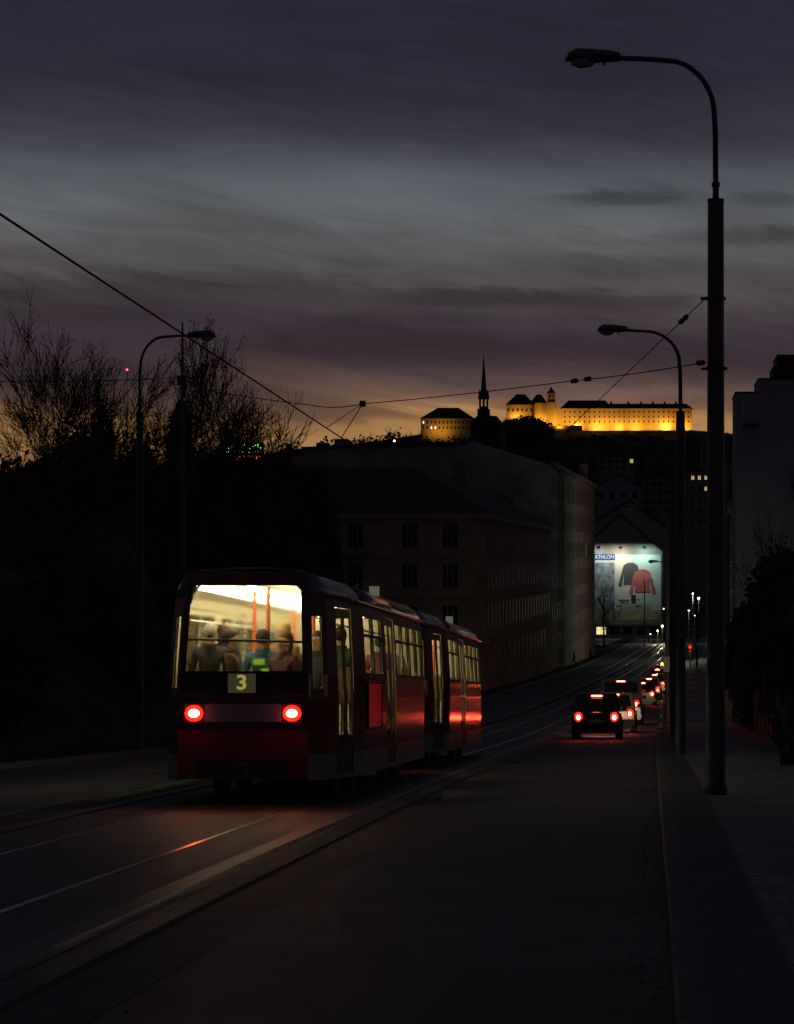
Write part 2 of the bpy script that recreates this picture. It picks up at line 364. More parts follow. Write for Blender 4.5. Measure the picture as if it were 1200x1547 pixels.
# fallen leaves in the gutter: litter nobody could count
mb = MB()
for i in range(420):
    Y = rnd.uniform(9, 50); t = rnd.choice([rnd.gauss(-.02, .07), rnd.gauss(-.02, .07), rnd.uniform(-2.6, 2.8)])
    x, y, z = rd(t, Y, .01 if t < .1 else .13); a = rnd.uniform(0, 6.3); s = rnd.uniform(.012, .03)
    mb.quad((x + s * math.cos(a), y + s * math.sin(a), z), (x - s * math.sin(a), y + s * math.cos(a), z + .01), (x - s * math.cos(a), y - s * math.sin(a), z), (x + s * math.sin(a), y - s * math.cos(a), z + .008))
tag(mb.build('leaf_litter', mat('dead_leaf', (.10, .07, .03), .8)), 'scattered dead leaves along the kerb', 'leaf litter', kind='stuff')

# ------------------------------------------------------------------ street lamps
def lamp_proto(name, label, thick=.12, col_h=7.8, flip=1):
    r = empty(name, label=label, cat='street lamp')
    m = MB(); m.tube([(0, 0, -.05), (0, 0, .5), (0, 0, col_h)], [thick * 1.08, thick * 1.06, thick * .9], 20); m.cyl(0, 0, col_h, col_h + .03, thick * .95, n=20)
    m.build('column', M_pole, r, True)
    m = MB(); m.cyl(0, 0, col_h, col_h + .22, .042, n=12); m.cyl(0, 0, col_h + .19, col_h + .25, .055, n=12); m.build('collar', M_pole, r, True)
    pts = [(0, 0, col_h + .2), (-.005, 0, col_h + .9)]
    for k in range(0, 10):
        a = math.pi / 2 * k / 9; pts.append((-(.02 + .62 * (1 - math.cos(a))) * flip, 0, col_h + 1.15 + .70 * math.sin(a) ** 1.05))
    pts += [(-1.0 * flip, 0, col_h + 1.875), (-1.27 * flip, 0, col_h + 1.88)]
    m = MB(); m.tube(pts, [.037] * 4 + [.034] * (len(pts) - 4), 12); m.build('arm', M_pole, r, True)
    zc = col_h + 1.89; rings = []
    for u, hh, ww, dz in [(0, .05, .06, 0), (.02, .07, .09, 0), (.15, .09, .12, .005), (.38, .105, .16, .01), (.58, .105, .16, .015), (.68, .07, .12, .0), (.73, .02, .05, -.04)]:
        ring = []
        for k in range(14):
            a = 2 * math.pi * k / 14; ring.append((-(1.25 + u) * flip, ww * math.cos(a), zc + dz + hh * (math.sin(a) if math.sin(a) > 0 else .75 * math.sin(a))))
        rings.append(ring)
    m = MB(); m.loft(rings); h = m.build('lamp_head', M_lamp, r, True)
    m = MB(); m.ball((-(1.25 + .5) * flip, 0, zc - .055), .17, .12, .085, 14, 8); m.build('glass_bowl', M_lampglass, h, True)
    m = MB(); m.box(*sorted((-(1.25 + .20) * flip, -(1.25 + .24) * flip)), -.03, .03, zc - .11, zc - .07); m.build('reflector', mat('amber_glint', (.8, .08, .03), .1), h)  # amber block stands in for the orange glint on the unlit head
    return r
L1 = lamp_proto('street_lamp', 'tall grey street lamp nearest on the right pavement, wires fixed to its column', .118, 7.8)
lamps = [(34.8, .85, L1, None), (58.5, .65, None, 'second street lamp along the right pavement, curved arm over the road, castle behind it'),
         (83.0, .68, None, 'third street lamp along the right pavement, half hidden behind the second column'),
         (116, .55, None, 'fourth street lamp on the right, small head above the tall gable'),
         (150, .45, None, 'fifth street lamp on the right, tiny head in front of the poster gable'),
         (186, .5, None, 'sixth and farthest street lamp on the right pavement')]
for Y, t, o, lb in lamps:
    if o is None:
        o = copy_tree(L1); o['label'] = lb
    o.location = rd(t, Y, .12); o['group'] = 'unlit street lamps along the pavements'
    if Y > 40: o.scale = (.93, .93, .97); o.children[0].scale = (1.3, 1.3, 1)
L1.scale = (1, 1, 1.0)
L2 = lamp_proto('street_lamp', 'street lamp on the left pavement with its arm reaching right, bare trees behind', .10, 8.0, -1)
L2.location = rd(-12.75, 66, .12); L2['group'] = 'unlit street lamps along the pavements'; L2.scale = (.96, 1, 1.042)
# bits on the near column
m = MB(); m.cyl(0, 0, 6.50, 6.54, .135); m.box(-.2, -.1, -.03, .03, 6.5, 6.54); m.build('wire_clamp', M_steel, L1)
m = MB(); m.cyl(0, 0, 5.58, 5.62, .135); m.box(-.19, -.1, -.02, .02, 5.58, 5.61); m.box(.1, .15, -.02, .02, 5.58, 5.62); m.build('wire_clamp', M_steel, L1)
m = MB(); m.box(-.055, .055, -.128, -.10, 1.0, 1.42); m.build('access_cover', mat('cover_paint', (.13, .13, .13), .5), L1)
m = MB(); m.cyl(0, 0, 0, .10, .15); m.build('base_collar', M_steel, L1)

# left catenary pole with a box
e = empty('utility_pole', rd(-12.75, 72, 0), label='thin dark pole rising through the leafy bare tree, box below its top', cat='pole')
m = MB(); m.tube([(0, 0, 0), (0, 0, 9)], [.09, .06], 12); m.tube([(0, 0, 9), (0, 0, 11.6)], [.04, .025], 8); m.build('pole', M_pole, e, True)
m = MB(); m.box(-.13, .13, -.1, .1, 9.9, 10.15); m.build('junction_box', M_steel, e)

# ------------------------------------------------------------------ wires
def wire(pts, r, label, sag=0.0, name='overhead_wire', grp='overhead tram wires'):
    P = [Vector(p) for p in pts]; out = []
    for a, b in zip(P, P[1:]):
        for k in range(8):
            u = k / 8; q = a.lerp(b, u); q.z -= sag * 4 * u * (1 - u); out.append(q)
    out.append(P[-1]); m = MB(); m.tube(out, r, 6)
    return tag(m.build(name, M_wire), label, 'wire', grp)
TW = -4.985
cw = [(TW, Y, CZ + 2.67 - .0295 * (Y - 20.2)) for Y in (-15, 20, 44)] + [(TW + cx(Y), Y, zr(Y) + 5.5) for Y in (67.8, 95, 125, 155, 190, 230, 280, 340, 400, 480)]
wire(cw, .0105, 'thick contact wire running down the sky above the tram')
A = at(1067, 547, 34.8); B = at(548, 610, 45); wire([A, at(860, 576, 38.4), B], .008, 'span wire from the near column across the castle, carrying two insulators', .02)
Bc = (TW, 42.6, CZ + 2.67 - .0295 * 22.4)
wire([B, Bc], .009, 'short slanting hanger joining the span wire to the contact wire')
wire([B, Vector((TW, 40.6, CZ + 2.67 - .0295 * 20.4))], .006, 'second thin hanger beside the short slanting one')
lz = zr(66) + .12
wire([B, at(470, 612, 49), at(219, 571, 65.9)], .009, 'long span wire going left to the lamp column among the trees', .05)
wire([at(219, 572, 66), at(277, 570, 72)], .012, 'short wire between the left lamp column and the pole with the box', 0)
wire([at(219, 573, 66), at(-60, 575, 62)], .012, 'level wire leaving the picture at the left edge', .03)
wire([at(1067, 450, 34.8), (TW, 67.5, zr(67.5) + 5.5)], .007, 'steep guy wire from high on the near column down to the left', .0)
def insulator(p, d, label):
    d = Vector(d).normalized(); m = MB(); p = Vector(p)
    m.tube([p - d * .1, p - d * .07, p - d * .065, p + d * .065, p + d * .07, p + d * .1], [.012, .014, .035, .038, .014, .012], 10)
    tag(m.build('insulator', M_insul, None, True), label, 'insulator', 'dark insulators strung on the wires')
q = at(868, 575.4, 38.3); insulator(q, A - q, 'left of the two insulators side by side on the span wire above the castle')
q = at(888, 572.6, 38.1); insulator(q, A - q, 'right of the two insulators side by side on the span wire above the castle')
g0 = at(1067, 450, 34.8); g1 = Vector((TW, 67.5, zr(67.5) + 5.5)); q = g0.lerp(g1, .045)
def gpt(px):
    lo, hi = 0., 1.
    for _ in range(40):
        mid = (lo + hi) / 2; p = g0.lerp(g1, mid)
        if VX + F * p.x / p.y > px: lo = mid
        else: hi = mid
    return g0.lerp(g1, lo)
insulator(gpt(1036), g1 - g0, 'upper insulator on the steep guy wire near the column')
insulator(gpt(1030), g1 - g0, 'lower insulator on the steep guy wire near the column')
insulator(A.lerp(B, .012) , B - A, 'insulator where the span wire meets the near column')
m = MB(); m.box(-.05, .05, -.04, .04, -.05, .05)
tag(m.build('wire_joint', M_steel, loc=B), 'small dark joint where wire and hangers meet above the tram', 'wire joint')

# ------------------------------------------------------------------ people
M_skin = mat('skin', (.52, .30, .19), .6)
def skin_body(name, joints, edges, m_list, split, sub=2):
    me = bpy.data.meshes.new(name + '_rig'); me.from_pydata([j[0] for j in joints], edges, [])
    o = bpy.data.objects.new(name + '_rig', me); COL.objects.link(o)
    md = o.modifiers.new('s', 'SKIN'); md.use_smooth_shade = True
    for sv, j in zip(me.skin_vertices[0].data, joints): sv.radius = (j[1], j[1] if len(j) < 3 else j[2]); sv.use_root = False
    me.skin_vertices[0].data[0].use_root = True
    s2 = o.modifiers.new('u', 'SUBSURF'); s2.levels = sub; s2.render_levels = sub
    dg = C.evaluated_depsgraph_get(); dg.update()
    nm = bpy.data.meshes.new_from_object(o.evaluated_get(dg)); nm.name = name
    COL.objects.unlink(o); bpy.data.objects.remove(o)
    nm.materials.clear()
    for x in m_list: nm.materials.append(x)
    for p in nm.polygons: p.material_index = split(p.center); p.use_smooth = True
    return nm
def person(pose, label, coat, legs, hair, loc, rz, parent=None, grp=None, nm='person'):
    """pose: sit / stand / walk. one continuous skinned body; faces +y."""
    if pose == 'sit':
        hip = .50; J = {'pel': ((0, 0, hip), .14, .17)}; kn = [(.42, hip + .02), (.42, hip + .02)]; ft = [(.44, .06), (.44, .06)]; toe = .16
    else:
        hip = .93; kn = [(.03, .50), (.03, .50)] if pose == 'stand' else [(.22, .52), (-.05, .49)]
        ft = [(0, .07), (0, .07)] if pose == 'stand' else [(.30, .07), (-.38, .14)]; toe = .15
    j = []; e = []
    def add(p, r, par=None, r2=None):
        j.append((p, r, r2 or r)); i = len(j) - 1
        if par is not None: e.append((par, i))
        return i
    p0 = add((0, 0, hip), .13, None, .16); w = add((0, .0, hip + .20), .11, p0, .145); ch = add((0, .01, hip + .42), .12, w, .18)
    nk = add((0, .0, hip + .545), .056, ch); hb = add((0, .02, hip + .625), .082, nk, .070); ht = add((0, .02, hip + .72), .102, hb, .086); add((0, .01, hip + .79), .07, ht, .065)
    arms = {'sit': [(.03, .30), (.27, .12)], 'stand': [(.02, .28), (.04, .03)], 'walk': [(.08, .28), (.2, .08)]}[pose]
    for s in (-1, 1):
        sh = add((s * .175, 0, hip + .475), .075, ch); sw = (s if pose == 'walk' else 1)
        el_ = add((s * .235, arms[0][0] * sw - .03, hip + .22), .045, sh); wr = add((s * .23, arms[1][0] * sw, hip + arms[1][1] - .01), .03, el_)
        pm = add((s * .225, arms[1][0] * sw + .04 * (pose == 'sit'), hip + arms[1][1] - (.07 if pose != 'sit' else .02)), .032, wr)
        for f in range(4):
            fx = s * .225 + (f - 1.5) * .018
            dy_, dz_ = ((.075, -.02) if pose == 'sit' else (.015, -.075))
            a = add((fx, j[pm][0][1] + dy_ * .6, j[pm][0][2] + dz_ * .6), .009, pm); add((fx, j[pm][0][1] + dy_ * (1.1 - .1 * abs(f - 1.5)), j[pm][0][2] + dz_ * 1.1 - .01), .008, a)
        add((s * .185, j[pm][0][1] + .03, j[pm][0][2] - .02), .010, pm)
        k = 0 if s < 0 else 1
        th = add((s * .10, kn[k][0] * .15, hip - .06 if pose != 'sit' else hip), .09, p0)
        kk = add((s * .11, kn[k][0], kn[k][1] - (0 if pose != 'sit' else .0)), .06, th)
        an = add((s * .11, ft[k][0], ft[k][1] + .05), .042, kk); add((s * .12, ft[k][0] + toe, ft[k][1] - .02), .038, an)
    def split(c):
        if c.z > hip + .575: return 0
        if pose == 'sit' and c.y > .27 and abs(c.x) > .14 and c.z > hip + .06: return 0
        if pose != 'sit' and c.z < hip + arms[1][1] + .0 and abs(c.x) > .19: return 0
        if c.z < hip - .02 or (pose == 'sit' and c.y > .14 and c.z < hip + .1): return 2
        return 1
    me = skin_body(nm, j, e, [M_skin, mat('coat_' + coat[0], coat[1], .8, var=.2, vs=8), mat('trousers_' + legs[0], legs[1], .85)], split)
    b = bpy.data.objects.new(nm, me); COL.objects.link(b); b.location = loc; b.rotation_euler = (0, 0, rz)
    tag(b, label, 'person', grp)
    m = MB(); m.ball((0, -.022, hip + .745), .094, .105, .100, 14, 8)
    if hair[2]: m.ball((0, -.05, hip + .66), .085, .06, .12, 12, 8)
    m.build('hair', mat('hair_' + hair[0], hair[1], .7), b, True)
    m = MB(); m.loft([[(q * math.cos(6.283 * k / 12), .8 * q * math.sin(6.283 * k / 12) - .005, z) for k in range(12)] for q, z in ((.115, hip + .50), (.098, hip + .545), (.088, hip + .585), (.07, hip + .58))], False); m.build('collar', mat('collar_' + coat[0], tuple(v * .6 for v in coat[1]), .9), b, True)
    m = MB()
    m.add([(-.014, .098, hip + .695), (.014, .098, hip + .695), (0, .125, hip + .70), (0, .098, hip + .735)], [(0, 1, 2), (1, 3, 2), (3, 0, 2), (0, 3, 1)]); m.build('nose', M_skin, b)
    for s in (-1, 1):
        m = MB(); m.ball((s * .03, .098, hip + .735), .011, .008, .008, 8, 6); m.build('eye', M_dglass, b)
        m = MB(); m.ball((s * .08, .015, hip + .715), .012, .02, .03, 8, 6); m.build('ear', M_skin, b)
    m = MB(); m.ball((0, .098, hip + .672), .022, .006, .005, 8, 6); m.build('mouth', mat('lips', (.35, .09, .08), .5), b)
    return b

# ------------------------------------------------------------------ tram
TL = 14.0
PLAN = [(.80, 0.0), (.985, .40), (1.06, .75), (1.165, 1.75), (1.23, 2.45), (1.23, 4.95), (1.23, 5.35), (1.23, 6.75), (1.23, 11.55), (1.165, 12.25), (1.06, 13.25), (.985, 13.6), (.80, 14.0)]
def V(x, s, z):                                # tumblehome and leaning ends
    tum = 1 - .055 * max(0, (z - 1.3) / 1.2) ** 1.5
    l = .20 * max(0, (z - 1.25) / 1.6) ** 1.3
    y = s + (l * (1 - s / 2.6) if s < 2.6 else 0) - (l * (1 - (TL - s) / 2.6) if s > TL - 2.6 else 0)
    return (x * tum, y, z)
def wall_seg(m, a, b, z0, z1, holes):
    """a,b plan points; holes (u0,u1,z0,z1) in fractions along a-b."""
    us = sorted({0., 1.} | {h[0] for h in holes} | {h[1] for h in holes}); zs = sorted({z0, z1, *[z for z in (1.3, 1.75, 2.1) if z0 < z < z1]} | {z for h in holes for z in h[2:4] if z0 < z < z1})
    for u, u2 in zip(us, us[1:]):
        for z, z2 in zip(zs, zs[1:]):
            cu, cz = (u + u2) / 2, (z + z2) / 2
            if any(h[0] < cu < h[1] and h[2] < cz < h[3] for h in holes): continue
            P = lambda w, zz: V(a[0] + (b[0] - a[0]) * w, a[1] + (b[1] - a[1]) * w, zz)
            m.quad(P(u, z), P(u2, z), P(u2, z2), P(u, z2))
def pane(a, b, h, name, parent, m, inset=.02, frame=True):
    P = lambda w, zz: Vector(V(a[0] + (b[0] - a[0]) * w, a[1] + (b[1] - a[1]) * w, zz))
    c = [P(h[0], h[2]), P(h[1], h[2]), P(h[1], h[3]), P(h[0], h[3])]
    n = (c[1] - c[0]).cross(c[3] - c[0]).normalized(); mid = sum(c, Vector()) / 4
    if n.dot(mid - Vector((0, TL / 2, 1.5))) < 0: n = -n
    o = None
    if frame:
        mf = MB(); w = .028
        cc = [p + n * .006 for p in c] + [p - n * .03 for p in c]
        ci = [mid + (p - mid) * (1 - 2 * w / max(.3, (c[1] - c[0]).length)) + n * .006 for p in c]
        for i in range(4):
            k = (i + 1) % 4; mf.quad(cc[i], cc[k], ci[k], ci[i])
            mf.quad(cc[i], cc[k], cc[k + 4], cc[i + 4])
        o = mf.build(name, M_tdark, parent)
    mg = MB(); mg.quad(*[p - n * inset for p in c]); mg.build('pane', m, o if o else parent)
    return o
def make_tram(loc, rot, label, full=True):
    T = empty('tram_car', loc, rot, label, 'tram', 'coupled red tram cars')
    ZW = (1.62, 2.40)
    red = MB(); skirt = MB(); band = MB(); pn = []; door_jobs = []
    def side(i, sgn, holes, doors=()):
        a, b = PLAN[i], PLAN[i + 1]; a = (a[0] * sgn, a[1]); b = (b[0] * sgn, b[1])
        hs = list(holes); dh = [(d[0], d[1], .36, 2.46) for d in doors]
        wall_seg(red, a, b, .62, 1.60, hs + [(h[0], h[1], .62, 2.46) for h in dh]); wall_seg(band, a, b, 1.60, 2.55, hs + [(h[0], h[1], .62, 2.46) for h in dh])
        wall_seg(skirt, a, b, .30, .62, [(h[0], h[1], .36, .62) for h in dh] + [x for x in [(.25, .85, .30, .50)] if i in (5 - 0, ) and False])
        for h in hs: pn.append((a, b, h, 'side_window'))
        for h in dh: door_jobs.append((a, b, h))
    for sgn in (1, -1):
        for i in range(len(PLAN) - 1):
            if i == 0 or i == len(PLAN) - 2: side(i, sgn, [(.14, .80, 1.33, 2.42)])          # slit window in the corner
            elif i in (1, 10): side(i, sgn, [])
            elif sgn == 1 and i == 2: side(i, sgn, [], [(.02, .98)])
            elif sgn == 1 and i == 9: side(i, sgn, [], [(.02, .98)])
            elif i == 4: side(i, sgn, [(.04, .49, *ZW), (.53, .98, *ZW)])
            elif i == 6 and sgn == 1: side(i, sgn, [], [(.03, .97)])
            elif i == 6: side(i, sgn, [(.1, .9, *ZW)])
            elif i == 7: side(i, sgn, [(.02, .235, *ZW), (.265, .48, *ZW), (.51, .73, *ZW), (.76, .98, *ZW)])
            elif i in (2, 9): side(i, sgn, [])
            else: side(i, sgn, [])
    for sgn in (1, -1):
        lining = MB()
        for i in range(len(PLAN) - 1):
            q_ = lambda p: ((p[0] - .04) * sgn, min(max(p[1], .10), TL - .10)); a, b = q_(PLAN[i]), q_(PLAN[i + 1])
            hs = [h for (A_, B_, h, _) in pn if A_ == (PLAN[i][0] * sgn, PLAN[i][1])] + [(h[0], h[1], .86, h[3]) for (A_, B_, h) in door_jobs if A_ == (PLAN[i][0] * sgn, PLAN[i][1])]
            wall_seg(lining, a, b, .86, 2.56, hs)
        lining.build('inner_lining', M_tint, T)
    # flat ends
    for e_, s in ((0, 0.), (1, TL)):
        a, b = (-.80, s), (.80, s)
        wall_seg(red, a, b, .32, 2.88, [(.03, .97, 1.62, 2.72)])
        pn.append((a, b, (.03, .97, 1.62, 2.72), 'rear_window' if e_ == 0 else 'front_window'))
    for m, n_, mt in ((red, 'body_shell', [M_tred, M_tint]), (skirt, 'skirt', [M_tpale, M_tdark]), (band, 'window_band', [mat('tram_window_band', (.13, .035, .03), .5, var=.2, vs=2), M_tint])):
        o = m.build(n_, mt, T, False)
        bm = bmesh.new(); bm.from_mesh(o.data); bmesh.ops.remove_doubles(bm, verts=bm.verts, dist=.002); bm.normal_update()
        for f in bm.faces:
            c = f.calc_center_median(); q = (c.y - 7) / 7; ref = Vector((c.x, 0, 0)) if abs(q) < .9 else Vector((c.x * .8, math.copysign(1.4 if abs(q) > .99 else .5, q), 0))
            if f.normal.dot(ref) < 0: f.normal_flip()
        bm.to_mesh(o.data); bm.free()
        md = o.modifiers.new('t', 'SOLIDIFY'); md.thickness = .03; md.offset = -1; md.material_offset = 1; md.material_offset_rim = 1
    for a, b, h, n_ in pn:
        o = pane(a, b, h, n_, T, M_rearblur if n_ == 'rear_window' else M_glass)
        if n_ == 'side_window' and h[2] == 1.62:
            P = lambda w, zz: Vector(V(a[0] + (b[0] - a[0]) * w, a[1] + (b[1] - a[1]) * w, zz))
            mm = MB(); mm.tube([P(h[0], 2.14), P(h[1], 2.14)], .022, 4); mm.build('transom', M_tdark, o)
    for a, b, h in door_jobs:
        P = lambda w, zz, off=0.: Vector(V((a[0] + (b[0] - a[0]) * w), a[1] + (b[1] - a[1]) * w, zz)) - Vector((off, 0, 0))
        for k in (0, 1):
            u0 = h[0] + (h[1] - h[0]) * k / 2 + .012; u1 = u0 + (h[1] - h[0]) / 2 - .024
            md = MB(); w0 = u0 + .13 * (1 if k == 0 else 1) ; g0_, g1_ = u0 + (u1 - u0) * .15, u1 - (u1 - u0) * .15
            for (x0, x1, z0, z1) in ((u0, g0_, .36, 2.45), (g1_, u1, .36, 2.45), (g0_, g1_, .36, .72), (g0_, g1_, 2.34, 2.45)):
                for zz0, zz1 in ((z0, min(z1, 1.4)), (max(z0, 1.4), z1)):
                    if zz1 > zz0: md.quad(P(x0, zz0, .006), P(x1, zz0, .006), P(x1, zz1, .006), P(x0, zz1, .006))
            d = md.build('door_leaf', M_tdark, T); s_ = d.modifiers.new('t', 'SOLIDIFY'); s_.thickness = .012
            mg = MB()
            for zz0, zz1 in ((.72, 1.4), (1.4, 2.34)): mg.quad(P(g0_, zz0, .008), P(g1_, zz0, .008), P(g1_, zz1, .008), P(g0_, zz1, .008))
            mg.build('door_pane', M_glass, d)
    # roof
    ring_plan = [(-x, s) for x, s in PLAN]
    def roof_part(i0, i1, nm, mt):
        rings = []
        for (hw, s) in PLAN[i0:i1 + 1]:
            prof = [(hw * 1.0, 2.55), (hw * .97, 2.68), (hw * .86, 2.80), (hw * .62, 2.89), (hw * .3, 2.935), (0, 2.945)]
            if s in (0.0, TL): prof = [(hw, 2.55), (hw * 1.0, 2.80), (hw * .99, 2.875), (hw * .7, 2.905), (hw * .3, 2.92), (0, 2.92)]
            elif s in (.40, 13.6): prof = [(hw, 2.55), (hw * .985, 2.72), (hw * .91, 2.84), (hw * .68, 2.91), (hw * .3, 2.94), (0, 2.945)]
            drop = 0
            L = []
            for x, z in prof + [(-x, z) for x, z in prof[-2::-1]]:
                vx = V(x, s, min(z, 2.87)); L.append((vx[0], vx[1], z - (drop if z > 2.6 else 0)))
            rings.append(L)
        m = MB(); n = len(rings[0]); vs = [p for r_ in rings for p in r_]
        m.add(vs, [(i * n + k, i * n + k + 1, (i + 1) * n + k + 1, (i + 1) * n + k) for i in range(len(rings) - 1) for k in range(n - 1)])
        o = m.build(nm, mt, T, True); s_ = o.modifiers.new('t', 'SOLIDIFY'); s_.thickness = .02; s_.offset = -1
    roof_part(0, 4, 'rear_roof_dome', M_troof); roof_part(4, 8, 'roof', M_tred); roof_part(8, 12, 'front_roof_dome', M_troof)
    m = MB(); m.tube([V(1.245, s, 2.56) for _, s in PLAN[3:10]], .02, 6); m.build('gutter_rail', M_tred, T)
    # interior
    m = MB(); m.prism([(-1.0, .3), (-1.17, 2.5), (-1.17, 11.5), (-1.0, 13.6), (1.0, 13.6), (1.17, 11.5), (1.17, 2.5), (1.0, .3)], .80, .85); m.build('floor', M_tfloor, T)
    rr_ = []
    for hw, s in [(.74, .18), (.93, .45), (1.0, .8), (1.10, 1.75), (1.16, 2.5), (1.16, 11.5), (1.10, 12.25), (1.0, 13.2), (.74, 13.8)]:
        rr_.append([(x * hw * .95, s + (.19 if s < 1 else 0), z - .02) for x, z in ((-1, 2.50), (-.97, 2.62), (-.82, 2.74), (-.5, 2.80), (0, 2.82), (.5, 2.80), (.82, 2.74), (.97, 2.62), (1, 2.50))])
    m = MB(); n_ = 9; m.add([p for r_ in rr_ for p in r_], [(i * n_ + k, i * n_ + k + 1, (i + 1) * n_ + k + 1, (i + 1) * n_ + k) for i in range(len(rr_) - 1) for k in range(n_ - 1)]); m.build('ceiling', M_tint, T, True)
    for sg in (-1, 1):
        for k in range(9):
            xq = -.62 if sg < 0 else .0
            m = MB(); m.box(xq - .045, xq + .045, .5 + k * 1.42, .5 + k * 1.42 + 1.28, 2.66, 2.71); m.build('light_tube', M_tube, T)
    m = MB()
    for sg in (-1, 1):
        m.tube([(sg * .82, .9, 2.28), (sg * .82, 13, 2.28)], .018, 8)
    m.build('ceiling_grab_rail', mat('chrome', (.7, .68, .6), .25, 1), T, True)
    for (x, y) in ((-.30, 3.0), (.08, 1.55), (.42, 3.4), (.62, 6.2), (-.35, 7.5), (.3, 9.2)):
        m = MB(); m.tube([(x, y, .85), (x, y, 2.45), (x + .10 * (1 if x > .5 else 0), y, 2.72)], .026, 10); m.build('grab_pole', M_orange, T, True)
    m = MB(); m.tube([(-.80, .24, 2.04), (.80, .24, 2.0)], .015, 8); m.build('window_bar', M_steel, T, True)
    for (x, y) in [(-.85, 1.7 + .95 * k) for k in range(10)] + [(.85, 7.6), (.85, 8.5), (.85, 9.4), (.85, 10.3), (.85, 3.3), (.85, 4.3)]:
        m = MB(); m.box(x - .21, x + .21, y - .2, y + .22, 1.22, 1.28); m.box(x - .2, x + .2, y - .25, y - .2, 1.28, 1.72); m.box(x - .04, x + .04, y - .04, y + .04, .85, 1.22); m.build('seat', M_seat, T)
    m = MB(); m.box(-1.05, 1.05, 12.25, 12.29, .86, 2.62); m.build('cab_partition', M_tint, T)
    # rear fittings
    for sg in (-1, 1):
        m = MB(); m.box(sg * .60 - .115, sg * .60 + .115, -.03, .03, 1.01, 1.24); h = m.build('tail_light', M_redfaint, T)
        m = MB(); m.ball((sg * .60, -.03, 1.125), .112, .022, .10, 16, 8); m.build('halo_lens', M_redmid, h, True)  # glowing ball wider than the bulb stands in for its halo
        m = MB(); m.ball((sg * .60, -.045, 1.125), .070, .022, .052, 14, 8); m.build('bulb', M_redcore, h, True)
    m = MB(); m.box(-.47, .47, -.03, .01, 1.02, 1.24); m.build('bumper_band', M_tband, T)
    m = MB(); m.box(-.77, .77, -.012, .004, 1.36, 1.612); m.build('number_panel', M_tdark, T)
    m = MB(); m.box(-.19, .15, -.018, -.012, 1.375, 1.61); b_ = m.build('route_number_box', M_ylens, T)
    t = text_mesh('route_number', '3', .25, M_yel, b_, .003, 1.15); t.location = (-.02, -.023, 1.495); t.rotation_euler = (R(90), 0, 0)
    m = MB(); m.box(-.55, .55, -.10, .02, .42, .56); m.build('rear_bumper', M_steel, T)
    m = MB(); m.tube([(0, -.45, .45), (0, .6, .45)], .06, 8); m.cyl(0, -.42, .38, .52, .13); m.build('coupler', M_steel, T)
    if full:
        m = MB(); P = lambda s, z: Vector(V(1.243, s, z)); m.quad(P(2.75, .92), P(4.45, .92), P(4.45, 1.50), P(2.75, 1.50)); ap = m.build('advert_panel', M_tredad, T)
        m = MB(); m.tube([P(2.72, .9), P(4.48, .9), P(4.48, 1.52), P(2.72, 1.52), P(2.72, .9)], .015, 4); m.build('panel_frame', M_tdark, ap)
    # underbody
    m = MB(); m.box(-.95, .95, .5, 13.5, .42, .80); m.build('underframe', M_steel, T)
    for y in (3.0, 9.6):
        g = MB(); g.box(-.95, .95, y - .2, y + 1.9 + .2, .30, .40)
        b_ = g.build('bogie', M_steel, T)
        for yy in (y, y + 1.9):
            for sg in (-1, 1):
                m = MB(); m.tube([(sg * .66, yy, .35), (sg * .80, yy, .35)], .35, 20); m.build('wheel', M_steel, b_, True)
    m = MB(); m.box(.80, .93, 6.9, 7.10, 2.74, 2.96); m.build('pale_roof_box', emit('roof_box_glow', (.75, .8, .5), .12), T)  # pale roof box, faint emission added to lighten it
    if full:
        m = MB(); m.tube([(-.35, 8.6, 3.0), (-.28, 10.2, 3.12), (-.2, 9.0, 3.24)], .018, 6); m.tube([(.35, 8.6, 3.0), (.28, 10.2, 3.12), (.2, 9.0, 3.24)], .018, 6); m.tube([(-.55, 9.0, 3.16), (-.35, 9.0, 3.25), (.35, 9.0, 3.25), (.55, 9.0, 3.16)], .015, 6); m.box(-.4, .4, 8.4, 9.2, 2.93, 3.02); m.build('folded_pantograph', M_steel, T)
    return T
def place_on_track(T, Y, L=TL):
    a = Vector(rd(-5.0, Y + 2.5, .08)); b = Vector(rd(-5.0, Y + L - 2.5, .08)); d = (b - a); pitch = math.atan2(d.z, d.y); yaw = -math.atan2(d.x, d.y)
    T.rotation_euler = (pitch, 0, yaw); M_ = Euler(T.rotation_euler).to_matrix(); T.location = a - M_ @ Vector((0, 2.5, 0))
T1 = make_tram((0, 0, 0), (0, 0, 0), 'rear tram car with the number 3 and glowing tail lights, lit interior full of passengers'); place_on_track(T1, 32.4)
T2 = make_tram((0, 0, 0), (0, 0, 0), 'leading tram car ahead of the numbered one, red highlights along its side', False); place_on_track(T2, 47.1)
def in_tram(T, x, y, z): return Matrix.LocRotScale(T.location, T.rotation_euler, None) @ Vector((x, y, z))
def rider(T, pose, x, y, rz, label, coat, hair, dz=0):
    return person(pose, label, coat, ('dark', (.03, .03, .04)), hair, in_tram(T, x, y, .85 + dz), rz + T.rotation_euler.z, grp='passengers inside the trams')
H_dk = ('dark', (.03, .02, .015), 0); H_br = ('brown', (.10, .05, .02), 1); H_gr = ('grey', (.35, .33, .3), 0); H_bl = ('blond', (.45, .30, .13), 1)
rider(T1, 'sit', -.62, 1.3, 0.2, 'grey haired passenger in a dark coat, leftmost behind the rear window', ('charcoal', (.035, .033, .035)), H_gr, .06)
rider(T1, 'sit', -.30, 1.0, -1.5, 'passenger in a brown coat with face turned right, left of the blue jacket', ('darkbrown', (.10, .06, .035)), H_dk, -.02)
